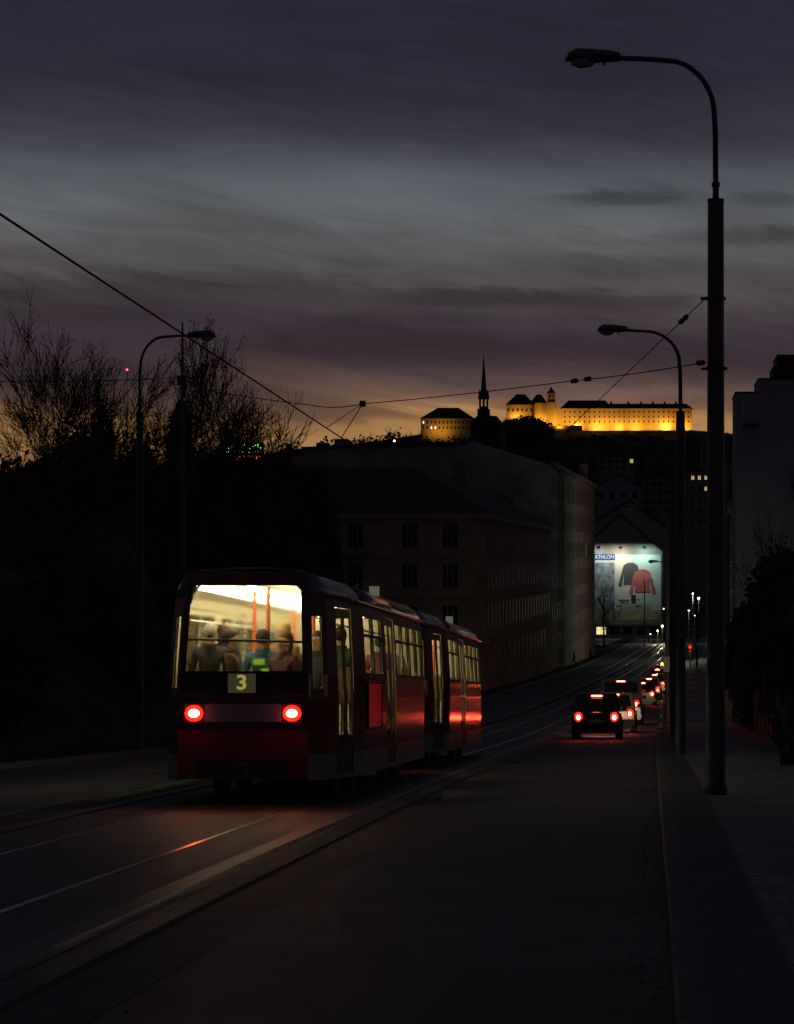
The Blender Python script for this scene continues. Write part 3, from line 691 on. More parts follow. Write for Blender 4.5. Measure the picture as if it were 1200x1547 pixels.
b_ = rider(T1, 'sit', .02, 1.55, .1, 'passenger in a blue jacket with yellow safety patches, mid rear window', ('blue', (.04, .12, .18)), H_dk, .0)
for dz_, dx_ in ((.92, -.04), (.80, .06)):
    m = MB(); m.box(dx_ - .07, dx_ + .07, -.185, -.135, dz_ - .035, dz_ + .035); m.build('safety_patch', emit('hi_vis_glow', (.5, .75, .05), .35), b_)  # patches brightened by a faint emission of their own
rider(T1, 'sit', .16, 2.5, 2.9, 'blond passenger in a beige coat beside the orange pole', ('camel', (.22, .13, .06)), H_bl, .1)
rider(T1, 'sit', .36, 1.15, 2.5, 'passenger in a tan coat facing back, right of the orange pole', ('wine', (.11, .03, .035)), H_br, -.04)
rider(T1, 'sit', .62, 2.3, 2.8, 'passenger in a black jacket at the right of the rear window', ('black', (.03, .035, .03)), H_dk, .0)
rider(T1, 'sit', -.80, 3.6, 0, 'dark coated passenger seated by the left windows, farther inside', ('navy', (.04, .05, .09)), H_br, .1)
rider(T1, 'sit', .80, 3.3, 0, 'seated passenger behind the first side window of the rear car', ('green', (.07, .1, .06)), H_dk, .08)
rider(T1, 'sit', .80, 8.6, 0, 'seated passenger behind the far side windows of the rear car', ('maroon', (.2, .05, .05)), H_dk, .08)
rider(T1, 'sit', .80, 10.3, 0, 'seated passenger nearest the front of the rear car', ('grey', (.2, .2, .2)), H_bl, .08)
rider(T2, 'stand', .6, 3.6, 1.0, 'standing passenger behind the first windows of the leading car', ('plum', (.10, .05, .07)), H_dk, 0)

# ------------------------------------------------------------------ cars
def ringbox(hw, z0, z1, y, rnd_=.12, lean=0.0, tw=1.0):
    pts = []
    for (x, z) in [(-hw + rnd_, z0), (-hw, z0 + rnd_ * .7), (-hw, (z0 + z1) / 2), (-hw * tw, z1 - rnd_), (-hw * tw + rnd_, z1), (hw * tw - rnd_, z1), (hw * tw, z1 - rnd_), (hw, (z0 + z1) / 2), (hw, z0 + rnd_ * .7), (hw - rnd_, z0)]:
        pts.append((x, y + lean * (z - z0), z))
    return pts
def make_car(kind, label, paint, loc, slope, yaw, lights=True, head=True, grp='cars queuing down the street'):
    P = {'hatch': dict(L=3.9, w=.81, h=1.50, belt=.92, r0=.12, r1=.62, r2=2.3, r3=3.0, clear=.24), 'van': dict(L=4.8, w=.93, h=1.98, belt=1.10, r0=.03, r1=.12, r2=3.3, r3=4.0, clear=.25),
         'sedan': dict(L=4.4, w=.86, h=1.43, belt=.90, r0=.75, r1=1.35, r2=2.5, r3=3.3, clear=.22)}[kind]
    E = empty('van' if kind == 'van' else 'car', loc, (slope, 0, yaw), label, 'van' if kind == 'van' else 'car', grp)
    L, w, h, bt, cl = P['L'], P['w'], P['h'], P['belt'], P['clear']
    m = MB(); m.loft([ringbox(w * .90, cl + .10, bt - .12, -.06), ringbox(w * .98, cl, bt - .03, .06), ringbox(w, cl, bt, .35), ringbox(w, cl, bt, L * .5), ringbox(w, cl, bt - .02, L * .72), ringbox(w * .98, cl, bt - .13, L - .35), ringbox(w * .88, cl + .05, bt - .26, L)])
    m.build('body', paint, E, True)
    m = MB(); gb = bt - .01
    def gr(y, z, hw): return (y, z, hw)
    lo = [(-1, P['r0']), (1, P['r0']), (1, P['r3']), (-1, P['r3'])]
    tw = .80 if kind != 'van' else .90
    b = [(s * w * .97, y, gb) for s, y in lo]; t = [(s * w * tw, y, h - .05) for s, y in ((-1, P['r1']), (1, P['r1']), (1, P['r2']), (-1, P['r2']))]
    t2 = [(s * w * (tw - .07), y, h) for s, y in ((-1, P['r1'] + .12), (1, P['r1'] + .12), (1, P['r2'] - .12), (-1, P['r2'] - .12))]
    m.loft([b, t, t2]); m.build('cabin', paint, E, True)
    # glass proud of the cabin
    def onface(i, j, u0, u1, v0, v1, off):
        A, B_, C_, D = Vector(b[i]), Vector(b[j]), Vector(t[j]), Vector(t[i]); f = lambda u, v: A.lerp(B_, u).lerp(D.lerp(C_, u), v)
        q = [f(u0, v0), f(u1, v0), f(u1, v1), f(u0, v1)]; n = (q[1] - q[0]).cross(q[3] - q[0]).normalized()
        if n.dot(q[0] - Vector((0, L / 2, 1.2))) < 0: n = -n
        return [p + n * off for p in q]
    m = MB(); m.quad(*onface(0, 1, .09, .91, .12 if kind != 'van' else .35, .9, .006)); m.build('rear_window', M_dglass, E)
    for i, j in ((1, 2), (3, 0)):
        m = MB(); m.quad(*onface(i, j, .06, .94, .12 if kind != 'van' else .4, .9, .006)); m.build('side_window', M_dglass, E)
    m = MB(); m.quad(*onface(2, 3, .06, .94, .08, .92, .006)); m.build('windscreen', M_dglass, E)
    m = MB(); m.loft([ringbox(w * .95, cl, cl + .28, -.10, .07), ringbox(w * 1.0, cl - .01, cl + .28, .10, .07), ringbox(w * 1.0, cl - .01, cl + .26, .30, .07)]); m.build('rear_bumper', paint if kind != 'hatch' else M_rubber, E, True)
    m = MB(); m.box(-.26, .26, -.115, -.10, cl + .30 if kind != 'van' else cl + .3, cl + .41); m.build('number_plate', mat('plate_white', (.5, .5, .46), .5), E)
    lx = w * .72; lz = bt - .18
    for s in (-1, 1):
        m = MB(); m.ball((s * lx, -.06, lz), .125, .05, .15, 12, 8); hl = m.build('tail_light', M_redmid if lights else M_redfaint, E)  # lens enlarged and brightened to imitate the halo around the lamp
        if lights: m = MB(); m.ball((s * lx, -.105, lz - .02), .062, .02, .078, 10, 8); m.build('bulb', M_redcore, hl, True)
        m = MB(); m.tube([(s * (w - .20), .75, .31), (s * (w + .01), .75, .31)], .31, 20); m.build('wheel', M_rubber, E, True)
        m = MB(); m.tube([(s * (w - .20), L - .8, .31), (s * (w + .01), L - .8, .31)], .31, 20); m.build('wheel', M_rubber, E, True)
        m = MB(); m.box(s * (w + .06) - .07, s * (w + .06) + .07, P['r3'] - .35, P['r3'] - .22, bt, bt + .14); m.build('mirror', paint, E)
    if lights:
        yb = P['r0'] + (P['r1'] - P['r0']) * .93; zb = gb + (h - .05 - gb) * .93
        m = MB(); m.box(-.22, .22, yb - .07, yb - .02, zb - .02, zb + .035); hl = m.build('brake_light', M_redlens, E); m = MB(); m.box(-.17, .17, yb - .078, yb - .07, zb - .008, zb + .022); m.build('bulb', M_redcore, hl)
    if head:
        for s in (-1, 1):
            m = MB(); m.box(s * w * .66 - .1, s * w * .66 + .1, L - .02, L + .02, .55, .68); hl = m.build('headlight', emit('headlight_glow', (1, .85, .55), 12), E)
        ld = bpy.data.lights.new('headlight_beam', 'SPOT'); ld.energy = 480; ld.color = (1, .80, .50); ld.spot_size = R(75); ld.spot_blend = .9; ld.shadow_soft_size = .15
        lo_ = bpy.data.objects.new('headlight_beam', ld); COL.objects.link(lo_); lo_.parent = E; lo_.location = (0, L + .1, .62); lo_.rotation_euler = (R(84), 0, 0)
    return E
def put(kind, label, paint, Y, t, **k):
    a = Vector(rd(t, Y)); b = Vector(rd(t, Y + 4)); d = b - a
    return make_car(kind, label, paint, a, math.atan2(d.z, d.y), -math.atan2(d.x, d.y), **k)
pt = lambda n, c: mat('car_paint_' + n, c, .22, coat=.5)
put('hatch', 'black hatchback at the back of the queue, three red lights lit', pt('black', (.012, .012, .014)), 86, -1.80)
put('hatch', 'cream hatchback directly ahead of the black one, bumper lit by headlights', pt('cream', (.24, .19, .12)), 97, -1.42)
put('van', 'grey van rising above the cream hatchback in the queue', pt('grey', (.08, .06, .065)), 113, -1.45)
put('sedan', 'dark saloon with a pale lit bumper beyond the van', pt('dark', (.05, .02, .02)), 160, -1.25)
put('hatch', 'pale hatchback ahead of the dark saloon, two red lights', pt('pale', (.28, .24, .18)), 176, -1.1)
put('sedan', 'silver saloon farther down the queue beside the back of the sign', pt('silver', (.2, .19, .18)), 196, -1.1)
put('hatch', 'red hatchback near the front of the visible queue', pt('red', (.3, .03, .02)), 216, -1.3)
put('hatch', 'small white hatchback, last car seen before the columns hide the queue', pt('white', (.35, .33, .3)), 238, -1.4)

# ------------------------------------------------------------------ right side: sign, striped posts, fence
e = empty('traffic_sign', rd(.60, 104, .12), label='pale back of a small rectangular sign on a thin post', cat='sign')
m = MB(); m.cyl(0, 0, 0, 2.75, .03, n=10); m.build('post', M_steel, e); m = MB(); m.box(-.20, .12, -.05, -.03, 2.15, 2.75); m.build('sign_panel', mat('sign_back', (.5, .5, .46), .5), e)
for Y, t, lb in ((92, .32, 'red and white striped post nearest the second lamp column'), (99, .32, 'red and white striped post behind the nearest one'), (107, .32, 'farthest red and white striped post at the kerb')):
    e = empty('bollard', rd(t, Y, .12), label=lb, cat='bollard', group='striped kerb posts')
    m = MB()
    for k in range(6): m.cyl(0, 0, k * .17, (k + 1) * .17, .045, n=12, mi=k % 2)
    m.build('striped_tube', [mat('post_red', (.5, .04, .03), .4), M_white], e, True)
    m = MB(); m.cyl(0, 0, 1.02, 1.05, .03, n=12); m.build('cap', M_steel, e)
fe = empty('fence', rd(3.0, 12, 0), label='long dark vertical slat fence on a low plinth beside the right pavement', cat='fence')
off = Vector(fe.location)
def sub(p): return tuple(Vector(p) - off)
m = MB(); YS = [12 + 2.4 * i for i in range(46)]
for a, b in zip(YS, YS[1:]):
    for (t0, t1, z0, z1) in ((2.92, 3.12, -.1, .42),):
        A_ = [sub(rd(t, Y, z)) for Y in (a, b) for t, z in ((t0, z0), (t1, z0), (t1, z1), (t0, z1))]
        m.loft([A_[:4], A_[4:]])
m.build('plinth', mat('plinth_concrete', (.16, .15, .14), .8, var=.3, vs=1), fe)
m = MB()
for a, b in zip(YS, YS[1:]):
    for z in (.62, 1.42):
        m.tube([sub(rd(3.02, a, z)), sub(rd(3.02, b, z))], .022, 4)
    for k in range(1, 16):
        Y = a + 2.4 * k / 16; p = sub(rd(3.0, Y, .46)); m.box(p[0] - .01, p[0] + .01, p[1] - .045, p[1] + .045, p[2], p[2] + 1.08)
m.build('slat_panel', mat('fence_slat', (.14, .11, .10), .6, var=.3, vs=2), fe)
for Y in YS:
    m = MB(); p = sub(rd(3.0, Y, .3)); m.box(p[0] - .035, p[0] + .035, p[1] - .035, p[1] + .035, p[2], p[2] + 1.32); m.build('post', M_steel, fe)
m = MB(); p = Vector(rd(2.9, 97, .10)); m.box(-.03, .0, -3.2, 3.2, .10, .17); o = m.build('reflector_strip', mat('red_reflector_strip', (.8, .08, .05), .3), loc=p, rot=(-.043, 0, 0))
tag(o, 'short red reflector strip at the foot of the fence', 'reflector')
# low verge along the fence
sweep('verge', [(3.12, .12), (4.6, .1), (9, .0), (16, -.1)], 0, 170, M_soil)

# ------------------------------------------------------------------ vegetation
def bare_tree(loc, h, seed, label, spread=.5, lean=(0, 0), levels=5, trunk_r=None, nb=3, upright=.0, first=.25, grp='bare trees', rt=.012, leaves=0):
    r = random.Random(seed); E = empty('bare_tree', loc, label=label, cat='tree', group=grp); mt = MB(); mc = MB(); tr = trunk_r or h * .013; tips = []
    def grow(p, d, L, rad, lv, m):
        n = 4; pts = [p]; rr = [rad]; q = p.copy(); dd = d.copy()
        for i in range(n):
            dd = (dd + Vector((r.gauss(0, .10), r.gauss(0, .10), r.gauss(0, .05) + .05 + upright * .12))).normalized(); q = q + dd * L / n; pts.append(q.copy()); rr.append(max(rt * .7, rad * (1 - .55 * (i + 1) / n)))
        m.tube(pts, rr, 7 if lv == 0 else (5 if lv < 2 else 3), cap=False)
        if lv >= levels: tips.append(pts[-1]); return
        k = nb + (1 if r.random() < .6 else 0)
        for i in range(k):
            u = r.uniform(.35 if lv else max(first, .3), 1.0) if i < k - 1 else 1.0
            idx = min(n, max(1, int(u * n + .5))); base = pts[idx]
            a = r.uniform(0, 6.283); perp = Vector((math.cos(a), math.sin(a), 0)); perp = (perp - dd * perp.dot(dd)).normalized()
            ang = r.uniform(.25, .25 + spread) if i < k - 1 else r.uniform(.05, .25)
            nd = (dd * math.cos(ang) + perp * math.sin(ang)).normalized()
            grow(base, nd, L * r.uniform(.58, .80), max(rt, rr[idx] * .72), lv + 1, mc)
    d0 = Vector((lean[0], lean[1], 1)).normalized()
    grow(Vector((0, 0, -.3)), d0, h * .36, tr, 0, mt)
    kz = h / max(p[2] for p in mc.v)
    mt.build('trunk', M_bark, E, True); mc.build('crown', M_twig, E); E.scale = (kz * .95, kz * .95, kz)
    if leaves:
        ml = MB()
        for t_ in tips:
            if r.random() < leaves:
                for _ in range(2):
                    c_ = t_ + Vector((r.gauss(0, .08), r.gauss(0, .08), r.gauss(0, .08))); s = r.uniform(.02, .045); u = Vector((r.gauss(0, 1), r.gauss(0, 1), r.gauss(0, 1))).normalized(); w = u.orthogonal().normalized()
                    ml.quad(c_ + u * s, c_ + w * s, c_ - u * s, c_ - w * s)
        ml.build('last_leaves', M_leaf, E)
    return E
def leafy(loc, blobs, seed, label, name='evergreen_tree', cat='tree', size=.13, n=4500, grp='dark evergreens', trunk_h=None):
    r = random.Random(seed); E = empty(name, loc, label=label, cat=cat, group=grp); m = MB()
    vol = sum(b[3] * b[4] * b[5] for b in blobs)
    for (x, y, z, rx, ry, rz) in blobs:
        k = int(n * rx * ry * rz / vol)
        sub_ = [(r.gauss(0, 1), r.gauss(0, 1), r.gauss(0, 1)) for _ in range(max(8, k // 22))]
        for i in range(k):
            sx, sy, sz = sub_[i % len(sub_)]; s_ = math.sqrt(sx * sx + sy * sy + sz * sz) + 1e-6; rr = .80 + .07 * ((i % len(sub_)) % 3)
            c_ = Vector((x + rx * (sx / s_ * rr + r.gauss(0, .07)), y + ry * (sy / s_ * rr + r.gauss(0, .07)), z + rz * (sz / s_ * rr + r.gauss(0, .07))))
            s = size * r.uniform(.5, 1.3); u = Vector((r.gauss(0, 1), r.gauss(0, 1), r.gauss(0, 1))).normalized(); w = u.orthogonal().normalized()
            m.quad(c_ + u * s, c_ + w * s * .6, c_ - u * s, c_ - w * s * .6)
        core = MB(); 
        rings = []
        for j in range(9):
            a = -math.pi / 2 + math.pi * j / 8; q = max(.03, math.cos(a)) * .84
            rings.append([(x + rx * q * math.cos(6.283 * k2 / 12) * r.uniform(.85, 1.05), y + ry * q * math.sin(6.283 * k2 / 12) * r.uniform(.85, 1.05), z + rz * .84 * math.sin(a)) for k2 in range(12)])
        m.loft(rings)
    m.build('crown' if cat == 'tree' else 'foliage', M_leaf, E)
    th = trunk_h if trunk_h is not None else blobs[0][2]
    t = MB(); t.tube([(blobs[0][0], blobs[0][1], -.6), (blobs[0][0], blobs[0][1], th)], [.22, .1], 8); t.build('trunk' if cat == 'tree' else 'stem', M_bark, E)
    return E
def on(px, Y, z=None, base=0): return Vector(((px - VX) * Y / F, Y, base))
GT = 'bare trees on the bank'
def tree_at(px, Y, top, basez, seed, label, **k):
    k.setdefault('levels', 6)
    x = (px - VX) * Y / F; ztop = CZ + (VY - top) * Y / F
    return bare_tree((x, Y, basez), (ztop - basez), seed, label, grp=GT, **k)
tree_at(-10, 92, 440, zr(92) + 3, 3, 'big bare tree at the left edge, branches sweeping up to the right', spread=.55, lean=(.22, 0), nb=3)
tree_at(45, 97, 520, zr(97) + 4, 9, 'bare tree next to the left edge behind the dark dome shaped crown', spread=.6, lean=(.1, 0))
tree_at(110, 104, 512, zr(104) + 4, 14, 'slender bare tree between the left edge and the left lamp', spread=.5, lean=(.18, 0))
tree_at(165, 108, 560, zr(108) + 4, 15, 'low bare tree below the red beacon', spread=.7)
tree_at(215, 110, 545, zr(110) + 4, 24, 'bare tree directly behind the left lamp column', spread=.55, nb=3)
tree_at(272, 100, 468, zr(100) + 3, 21, 'tall bare tree with a few last leaves around the thin pole', spread=.42, upright=.6, leaves=.75)
tree_at(300, 112, 505, zr(112) + 4, 52, 'bare tree right of the tall leafy tipped one, under the lamp head', spread=.5, upright=.3, leaves=.3)
tree_at(355, 114, 575, zr(114) + 4, 31, 'rounded bare tree above the green and red sign', spread=.7, levels=5, rt=.009)
tree_at(425, 118, 592, zr(118) + 1.5, 36, 'round spreading bare tree at the right end of the tree line', spread=.85, nb=4, levels=5, rt=.016)
tree_at(395, 130, 610, zr(130) + 3, 37, 'small bare tree just left of the round spreading one', spread=.7)
def ever_at(px, Y, top, wpx, basez, seed, label, **k):
    x = (px - VX) * Y / F; zt = CZ + (VY - top) * Y / F; hw = wpx * Y / F; H = zt - basez
    return leafy((x, Y, basez), [(0, 0, H * .60, hw * .9, hw * .8, H * .40), (-hw * .5, .3, H * .42, hw * .6, hw * .7, H * .32), (hw * .5, -.3, H * .40, hw * .6, hw * .7, H * .33)], seed, label, **k)
ever_at(130, 88, 630, 95, zr(88) + 1, 1, 'broad dome shaped dark evergreen left of the left lamp', n=8400)
ever_at(20, 86, 688, 70, zr(86) + 1, 2, 'low dark evergreen in the left corner below the sweeping branches', n=5600)
ever_at(215, 90, 655, 60, zr(90) + 1, 3, 'dark evergreen directly behind the left lamp column', n=5200)
leafy(((274 - VX) * 94 / F, 94, zr(94) + 1), [(0, 0, 4.2, 1.5, 1.5, 3.6), (0, 0, 6.8, .9, .9, 3.0), (0, 0, 9.2, .5, .5, 2.1)], 4, 'narrow conical dark conifer below the thin pole', n=3000, size=.18)
ever_at(322, 96, 692, 52, zr(96) + .5, 5, 'dark evergreen left of the green and red sign', n=5200)
ever_at(425, 93, 700, 70, zr(93) + .2, 6, 'low dark evergreen under the round spreading bare tree', n=5600)
ever_at(475, 120, 700, 50, zr(120) + .3, 8, 'dark evergreen at the corner of the apartment house, right end of the bank', n=4400)
leafy(rd(-15.5, 60, .1), [(0, 0, 2.4, 2.2, 2.0, 2.6), (-3, 1, 2.2, 2.2, 2, 2.4), (-5.5, 2, 2.4, 2.4, 2, 2.8)], 10, 'long dark hedge behind the opposite pavement at the left', name='hedge', cat='hedge', n=5200, grp='hedges')
leafy(rd(-15.7, 76, .1), [(0, 0, 3.2, 1.8, 3, 3.6), (-2.5, 2, 3.8, 2, 3, 3.9)], 12, 'tall dark hedge behind the left lamp column, hidden low by the tram', name='hedge', cat='hedge', n=4200, grp='hedges')
# right side greenery behind the fence
GR = 'dark shrubs behind the fence'
def rx(px, Y): return (px - VX) * Y / F
leafy((rx(1186, 78), 78, zr(78)), [(0, 0, 3.2, 1.3, 1.6, 2.9), (1.5, .5, 4.6, 1.3, 1.4, 2.8), (-.9, 0, 2.2, .8, 1.3, 2.0)], 61, 'tall dark shrub rising against the stepped building', name='shrub', cat='shrub', n=3200, grp=GR, size=.13)
leafy((rx(1130, 96), 96, zr(96)), [(0, 0, 2.4, .9, 1.8, 2.4)], 62, 'dark shrub just right of the near column behind the fence', name='shrub', cat='shrub', n=1800, grp=GR, size=.13)
leafy((rx(1195, 66), 66, zr(66)), [(0, 0, 2.3, .9, 1.6, 2.5)], 63, 'dark shrub at the right edge above the fence', name='shrub', cat='shrub', n=2000, grp=GR, size=.12)
leafy((rx(1215, 50), 50, zr(50)), [(0, 0, 1.6, .7, 1.6, 2.0)], 64, 'nearest dark shrub leaning over the fence at the right edge', name='shrub', cat='shrub', n=1800, grp=GR, size=.10)
bare_tree((rx(1185, 92), 92, zr(92)), 9.5, 71, 'thin bare tree in front of the stepped building', spread=.4, levels=4, grp='bare trees by the right hand row')

# ------------------------------------------------------------------ buildings
M_plast = mat('plaster_brown', (.34, .25, .19), .9, var=.25, vs=.5)
M_plast2 = mat('plaster_green_grey', (.42, .42, .34), .9, var=.2, vs=.4)
M_plast3 = mat('plaster_red_brown', (.34, .22, .18), .9, var=.25, vs=.5)
M_pale = mat('plaster_pale', (.34, .31, .26), .9, var=.15, vs=.3)
M_blue = mat('concrete_panel', (.34, .36, .42), .85, var=.12, vs=.6)
M_tile = mat('roof_tile', (.05, .035, .03), .75, var=.4, vs=2, bump=.5, bs=6)
M_frame = mat('window_frame', (.30, .28, .25), .8, spec=.1)
M_trim = mat('stucco_trim', (.28, .23, .18), .85)
M_lit = emit('lit_window', (1.0, .78, .35), .5)
M_litw = emit('lit_window_white', (.9, 1.0, .85), 1.3)
def wproto(w, h, pm, style=2):
    m = MB(); m.box(-w / 2 - .06, w / 2 + .06, -.06, -.003, -h / 2 - .06, -h / 2 + .02); m.box(-w / 2 - .06, w / 2 + .06, -.06, -.003, h / 2 - .02, h / 2 + .06)
    m.box(-w / 2 - .05, -w / 2 + .03, -.02, -.003, -h / 2 + .02, h / 2 - .02); m.box(w / 2 - .03, w / 2 + .05, -.02, -.003, -h / 2 + .02, h / 2 - .02)
    for k in range(1, style): m.box(-w / 2 + w * k / style - .03, -w / 2 + w * k / style + .03, -.018, -.003, -h / 2 + .02, h / 2 - .02)
    if style > 1: m.box(-w / 2 + .03, w / 2 - .03, -.045, -.003, h * .18, h * .18 + .06)
    if pm is M_dglass: pm = mat('house_pane', (.012, .013, .016), .5, spec=.15)
    f = m.build('window', M_frame); g = MB(); g.box(-w / 2 + .03, w / 2 - .03, -.012, -.002, -h / 2 + .02, h / 2 - .02); p = g.build('pane', pm, f)
    return f
def windows(parent, A, B, xs, zs, w, h, style=2, lit=None, off=Vector((0, 0, 0)), litmat=None):
    """xs fractions along A-B, zs world heights; A->B with the outside on the right."""
    A = Vector(A); B = Vector(B); a = math.atan2(B.y - A.y, B.x - A.x); proto = wproto(w, h, M_dglass, style); proto_l = wproto(w, h, litmat or M_lit, style) if lit else None; u1 = u2 = False
    for i, u in enumerate(xs):
        for j, z in enumerate(zs):
            isl = bool(lit) and (i, j) in lit
            o = (proto_l if not u2 else copy_tree(proto_l)) if isl else (proto if not u1 else copy_tree(proto))
            if isl: u2 = True
            else: u1 = True
            p = A.lerp(B, u); o.parent = parent; o.location = Vector((p.x, p.y, z)) - off; o.rotation_euler = (0, 0, a)
def frac(n, pad=.5): return [(i + pad) / n for i in range(n)] if pad == .5 else [(i + pad) / (n - 1 + 2 * pad) for i in range(n)]
def part(mb, name, m, E, smooth=False):
    o = Vector(E.location); mb.v = [tuple(Vector(p) - o) for p in mb.v]; return mb.build(name, m, E, smooth)
FX = lambda Y: -14 + cx(Y)
# corner apartment house
zb = zr(240) - .5; z1 = CZ + 3.75
E = empty('apartment_house', (FX(200), 200, zb), label='brown corner apartment house with tall windows and dark hipped roof behind the tram', cat='house')
fp = [(FX(200) - 1.2, 200), (FX(200), 201.2), (FX(240), 240), (FX(276), 276), (-34, 276), (-34, 200)]
m = MB(); m.prism(fp, zb, z1); part(m, 'wall', M_plast, E)
m = MB()
for z, h_, d_ in ((z1, .45, .5), (z1 - 3.1, .18, .18), (z1 - 6.3, .18, .18), (z1 - 9.6, .30, .28)):
    m.prism([(fp[0][0] + d_ * .3, 200 - d_), (FX(200) + d_, 201.2 - d_ * .3), (FX(240) + d_, 240), (FX(276) + d_, 276.2), (-34.2, 276.2), (-34.2, 200 - d_)], z - h_ + .002 * d_, z)
part(m, 'cornice', M_trim, E)
m = MB(); ov = .55; rf = [(fp[0][0] + .2, 200 - ov), (FX(200) + ov, 201), (FX(240) + ov, 240), (FX(276) + ov, 276.3), (-34.4, 276.3), (-34.4, 200 - ov)]
rdg = [(FX(200) - 6.0, 206.5), (FX(200) - 5.6, 207), (FX(240) - 5.4, 240), (FX(276) - 5.4, 276.3), (-34.4, 276.3), (-34.4, 206)]
m.loft([[(x, y, z1 + .01) for x, y in rf], [(x, y, z1 + 3.6) for x, y in rdg]]); rf_ = part(m, 'roof', M_tile, E)
for (x, y, w_, h_) in ((-20.5, 207, 1.1, 5.0), (FX(225) - 5, 226, 1.2, 4.9), (-28, 208, .9, 4.7)):
    m = MB(); m.box(x, x + w_, y, y + .8, z1 + 2.6, z1 + h_); part(m, 'chimney', M_plast3, E)
for Y in (248, 256, 264):
    m = MB(); m.box(FX(Y) - 1.6, FX(Y) - .25, Y, Y + 1.8, z1 + .1, z1 + 2.4); d_ = part(m, 'dormer', M_pale, E)
off = Vector(E.location)
zs = [z1 - 1.75, z1 - 4.75, z1 - 7.9]
windows(E, (-34, 200, 0), (FX(200) - 1.2, 200, 0), [.04, .16, .30, .44, .575, .78, .93], zs, 1.2, 1.8, 3, {(4, 2)}, off, emit('curtained_window', (.45, .42, .25), .35))
windows(E, (FX(201.2), 201.2, 0), (FX(240), 240, 0), frac(11), zs, 1.25, 1.95, 2, None, off)
windows(E, (FX(240), 240, 0), (FX(276), 276, 0), frac(10), zs, 1.25, 1.95, 2, None, off)
windows(E, (FX(206), 206, 0), (FX(270), 270, 0), frac(13), [z1 - 11.6], 1.7, 2.3, 2, None, off)
# taller green-grey house with the pale fire wall
zb = zr(300) - .5; z2 = CZ + 10.2
E = empty('apartment_house', (FX(277), 277, zb), label='taller grey green house whose blank pale fire wall rises behind the corner roof', cat='house'); off = Vector(E.location)
xa = at(462, 700, 277).x
m = MB(); w_ = [(xa, zb), (FX(277), zb), (FX(277), z2), (at(714, 668, 277).x, CZ + 12.7), (at(700, 672, 277).x, CZ + 12.35), (xa, CZ + 11.8)]
m.sheet(w_, 276.6, 300); m.add([(FX(300), 300, z2), (FX(326), 326, z2), (FX(326) - 12, 326, z2), (FX(300) - 12, 300, z2)] + [(FX(300), 300, zb), (FX(326), 326, zb), (FX(326) - 12, 326, zb), (FX(300) - 12, 300, zb)], [(0, 1, 2, 3), (0, 4, 5, 1), (1, 5, 6, 2), (2, 6, 7, 3), (3, 7, 4, 0)])
part(m, 'wall', M_plast2, E)
m = MB(); m.loft([[(xa - .4, 276.3, CZ + 11.85), (at(700, 672, 277).x + .3, 276.3, CZ + 12.4), (at(700, 672, 277).x + .3, 300, CZ + 12.4), (xa - .4, 300, CZ + 11.85)], [(xa - .2, 276.4, CZ + 12.1), (at(700, 672, 277).x, 276.4, CZ + 12.65), (at(700, 672, 277).x, 300, CZ + 12.65), (xa - .2, 300, CZ + 12.1)]]); part(m, 'parapet', M_tile, E)
m = MB(); m.box(at(500, 1, 277).x, at(520, 1, 277).x, 280, 282, CZ + 12, CZ + 13.1); m.box(at(455, 1, 277).x + 1.2, at(470, 1, 277).x + 1.4, 280, 282, CZ + 11.8, CZ + 12.7); part(m, 'chimney', M_plast3, E)
m = MB(); m.prism([(FX(277), 276.5), (FX(277) + .45, 276.5), (FX(326) + .45, 326.2), (FX(326), 326.2)], z2 - .05, z2 + .4); part(m, 'cornice', M_trim, E)
windows(E, (FX(277), 277, 0), (FX(326), 326, 0), frac(12), [z2 - 2.2 - 3.3 * k for k in range(6)], 1.2, 1.9, 2, None, off)
# red brown house
zb = zr(360) - .5; z3 = CZ + 10.4
E = empty('apartment_house', (FX(326), 326, zb), label='red brown house at the far end of the left row with a chimney stack', cat='house'); off = Vector(E.location)
m = MB(); m.prism([(FX(326.3), 326.3), (FX(368), 368), (FX(368) - 13, 368), (FX(326) - 13, 326.3)], zb, z3); part(m, 'wall', M_plast3, E)
m = MB(); m.prism([(FX(326) - 13, 326.2), (FX(326) + .4, 326.2), (FX(368) + .4, 368.3), (FX(368) - 13, 368.3)], z3, z3 + .4); part(m, 'cornice', M_trim, E)
m = MB(); m.loft([[(FX(326), 327, z3 + .41), (FX(368), 367.8, z3 + .41), (FX(368) - 13, 367.8, z3 + .41), (FX(326) - 13, 327, z3 + .41)], [(FX(326) - 6, 327, z3 + 3), (FX(368) - 6, 367.8, z3 + 3), (FX(368) - 6.5, 367.8, z3 + 3), (FX(326) - 6.5, 327, z3 + 3)]]); part(m, 'roof', M_tile, E)
m = MB(); m.box(FX(360) - 1.7, FX(360) - .5, 358, 360, z3 + .3, z3 + 3.0); part(m, 'chimney', M_plast, E)
windows(E, (FX(327), 327, 0), (FX(367), 367, 0), frac(14), [z3 - 2.2 - 3.3 * k for k in range(6)], 1.2, 1.9, 2, {(6, 2)}, off, emit('dim_window', (.5, .35, .15), .25))
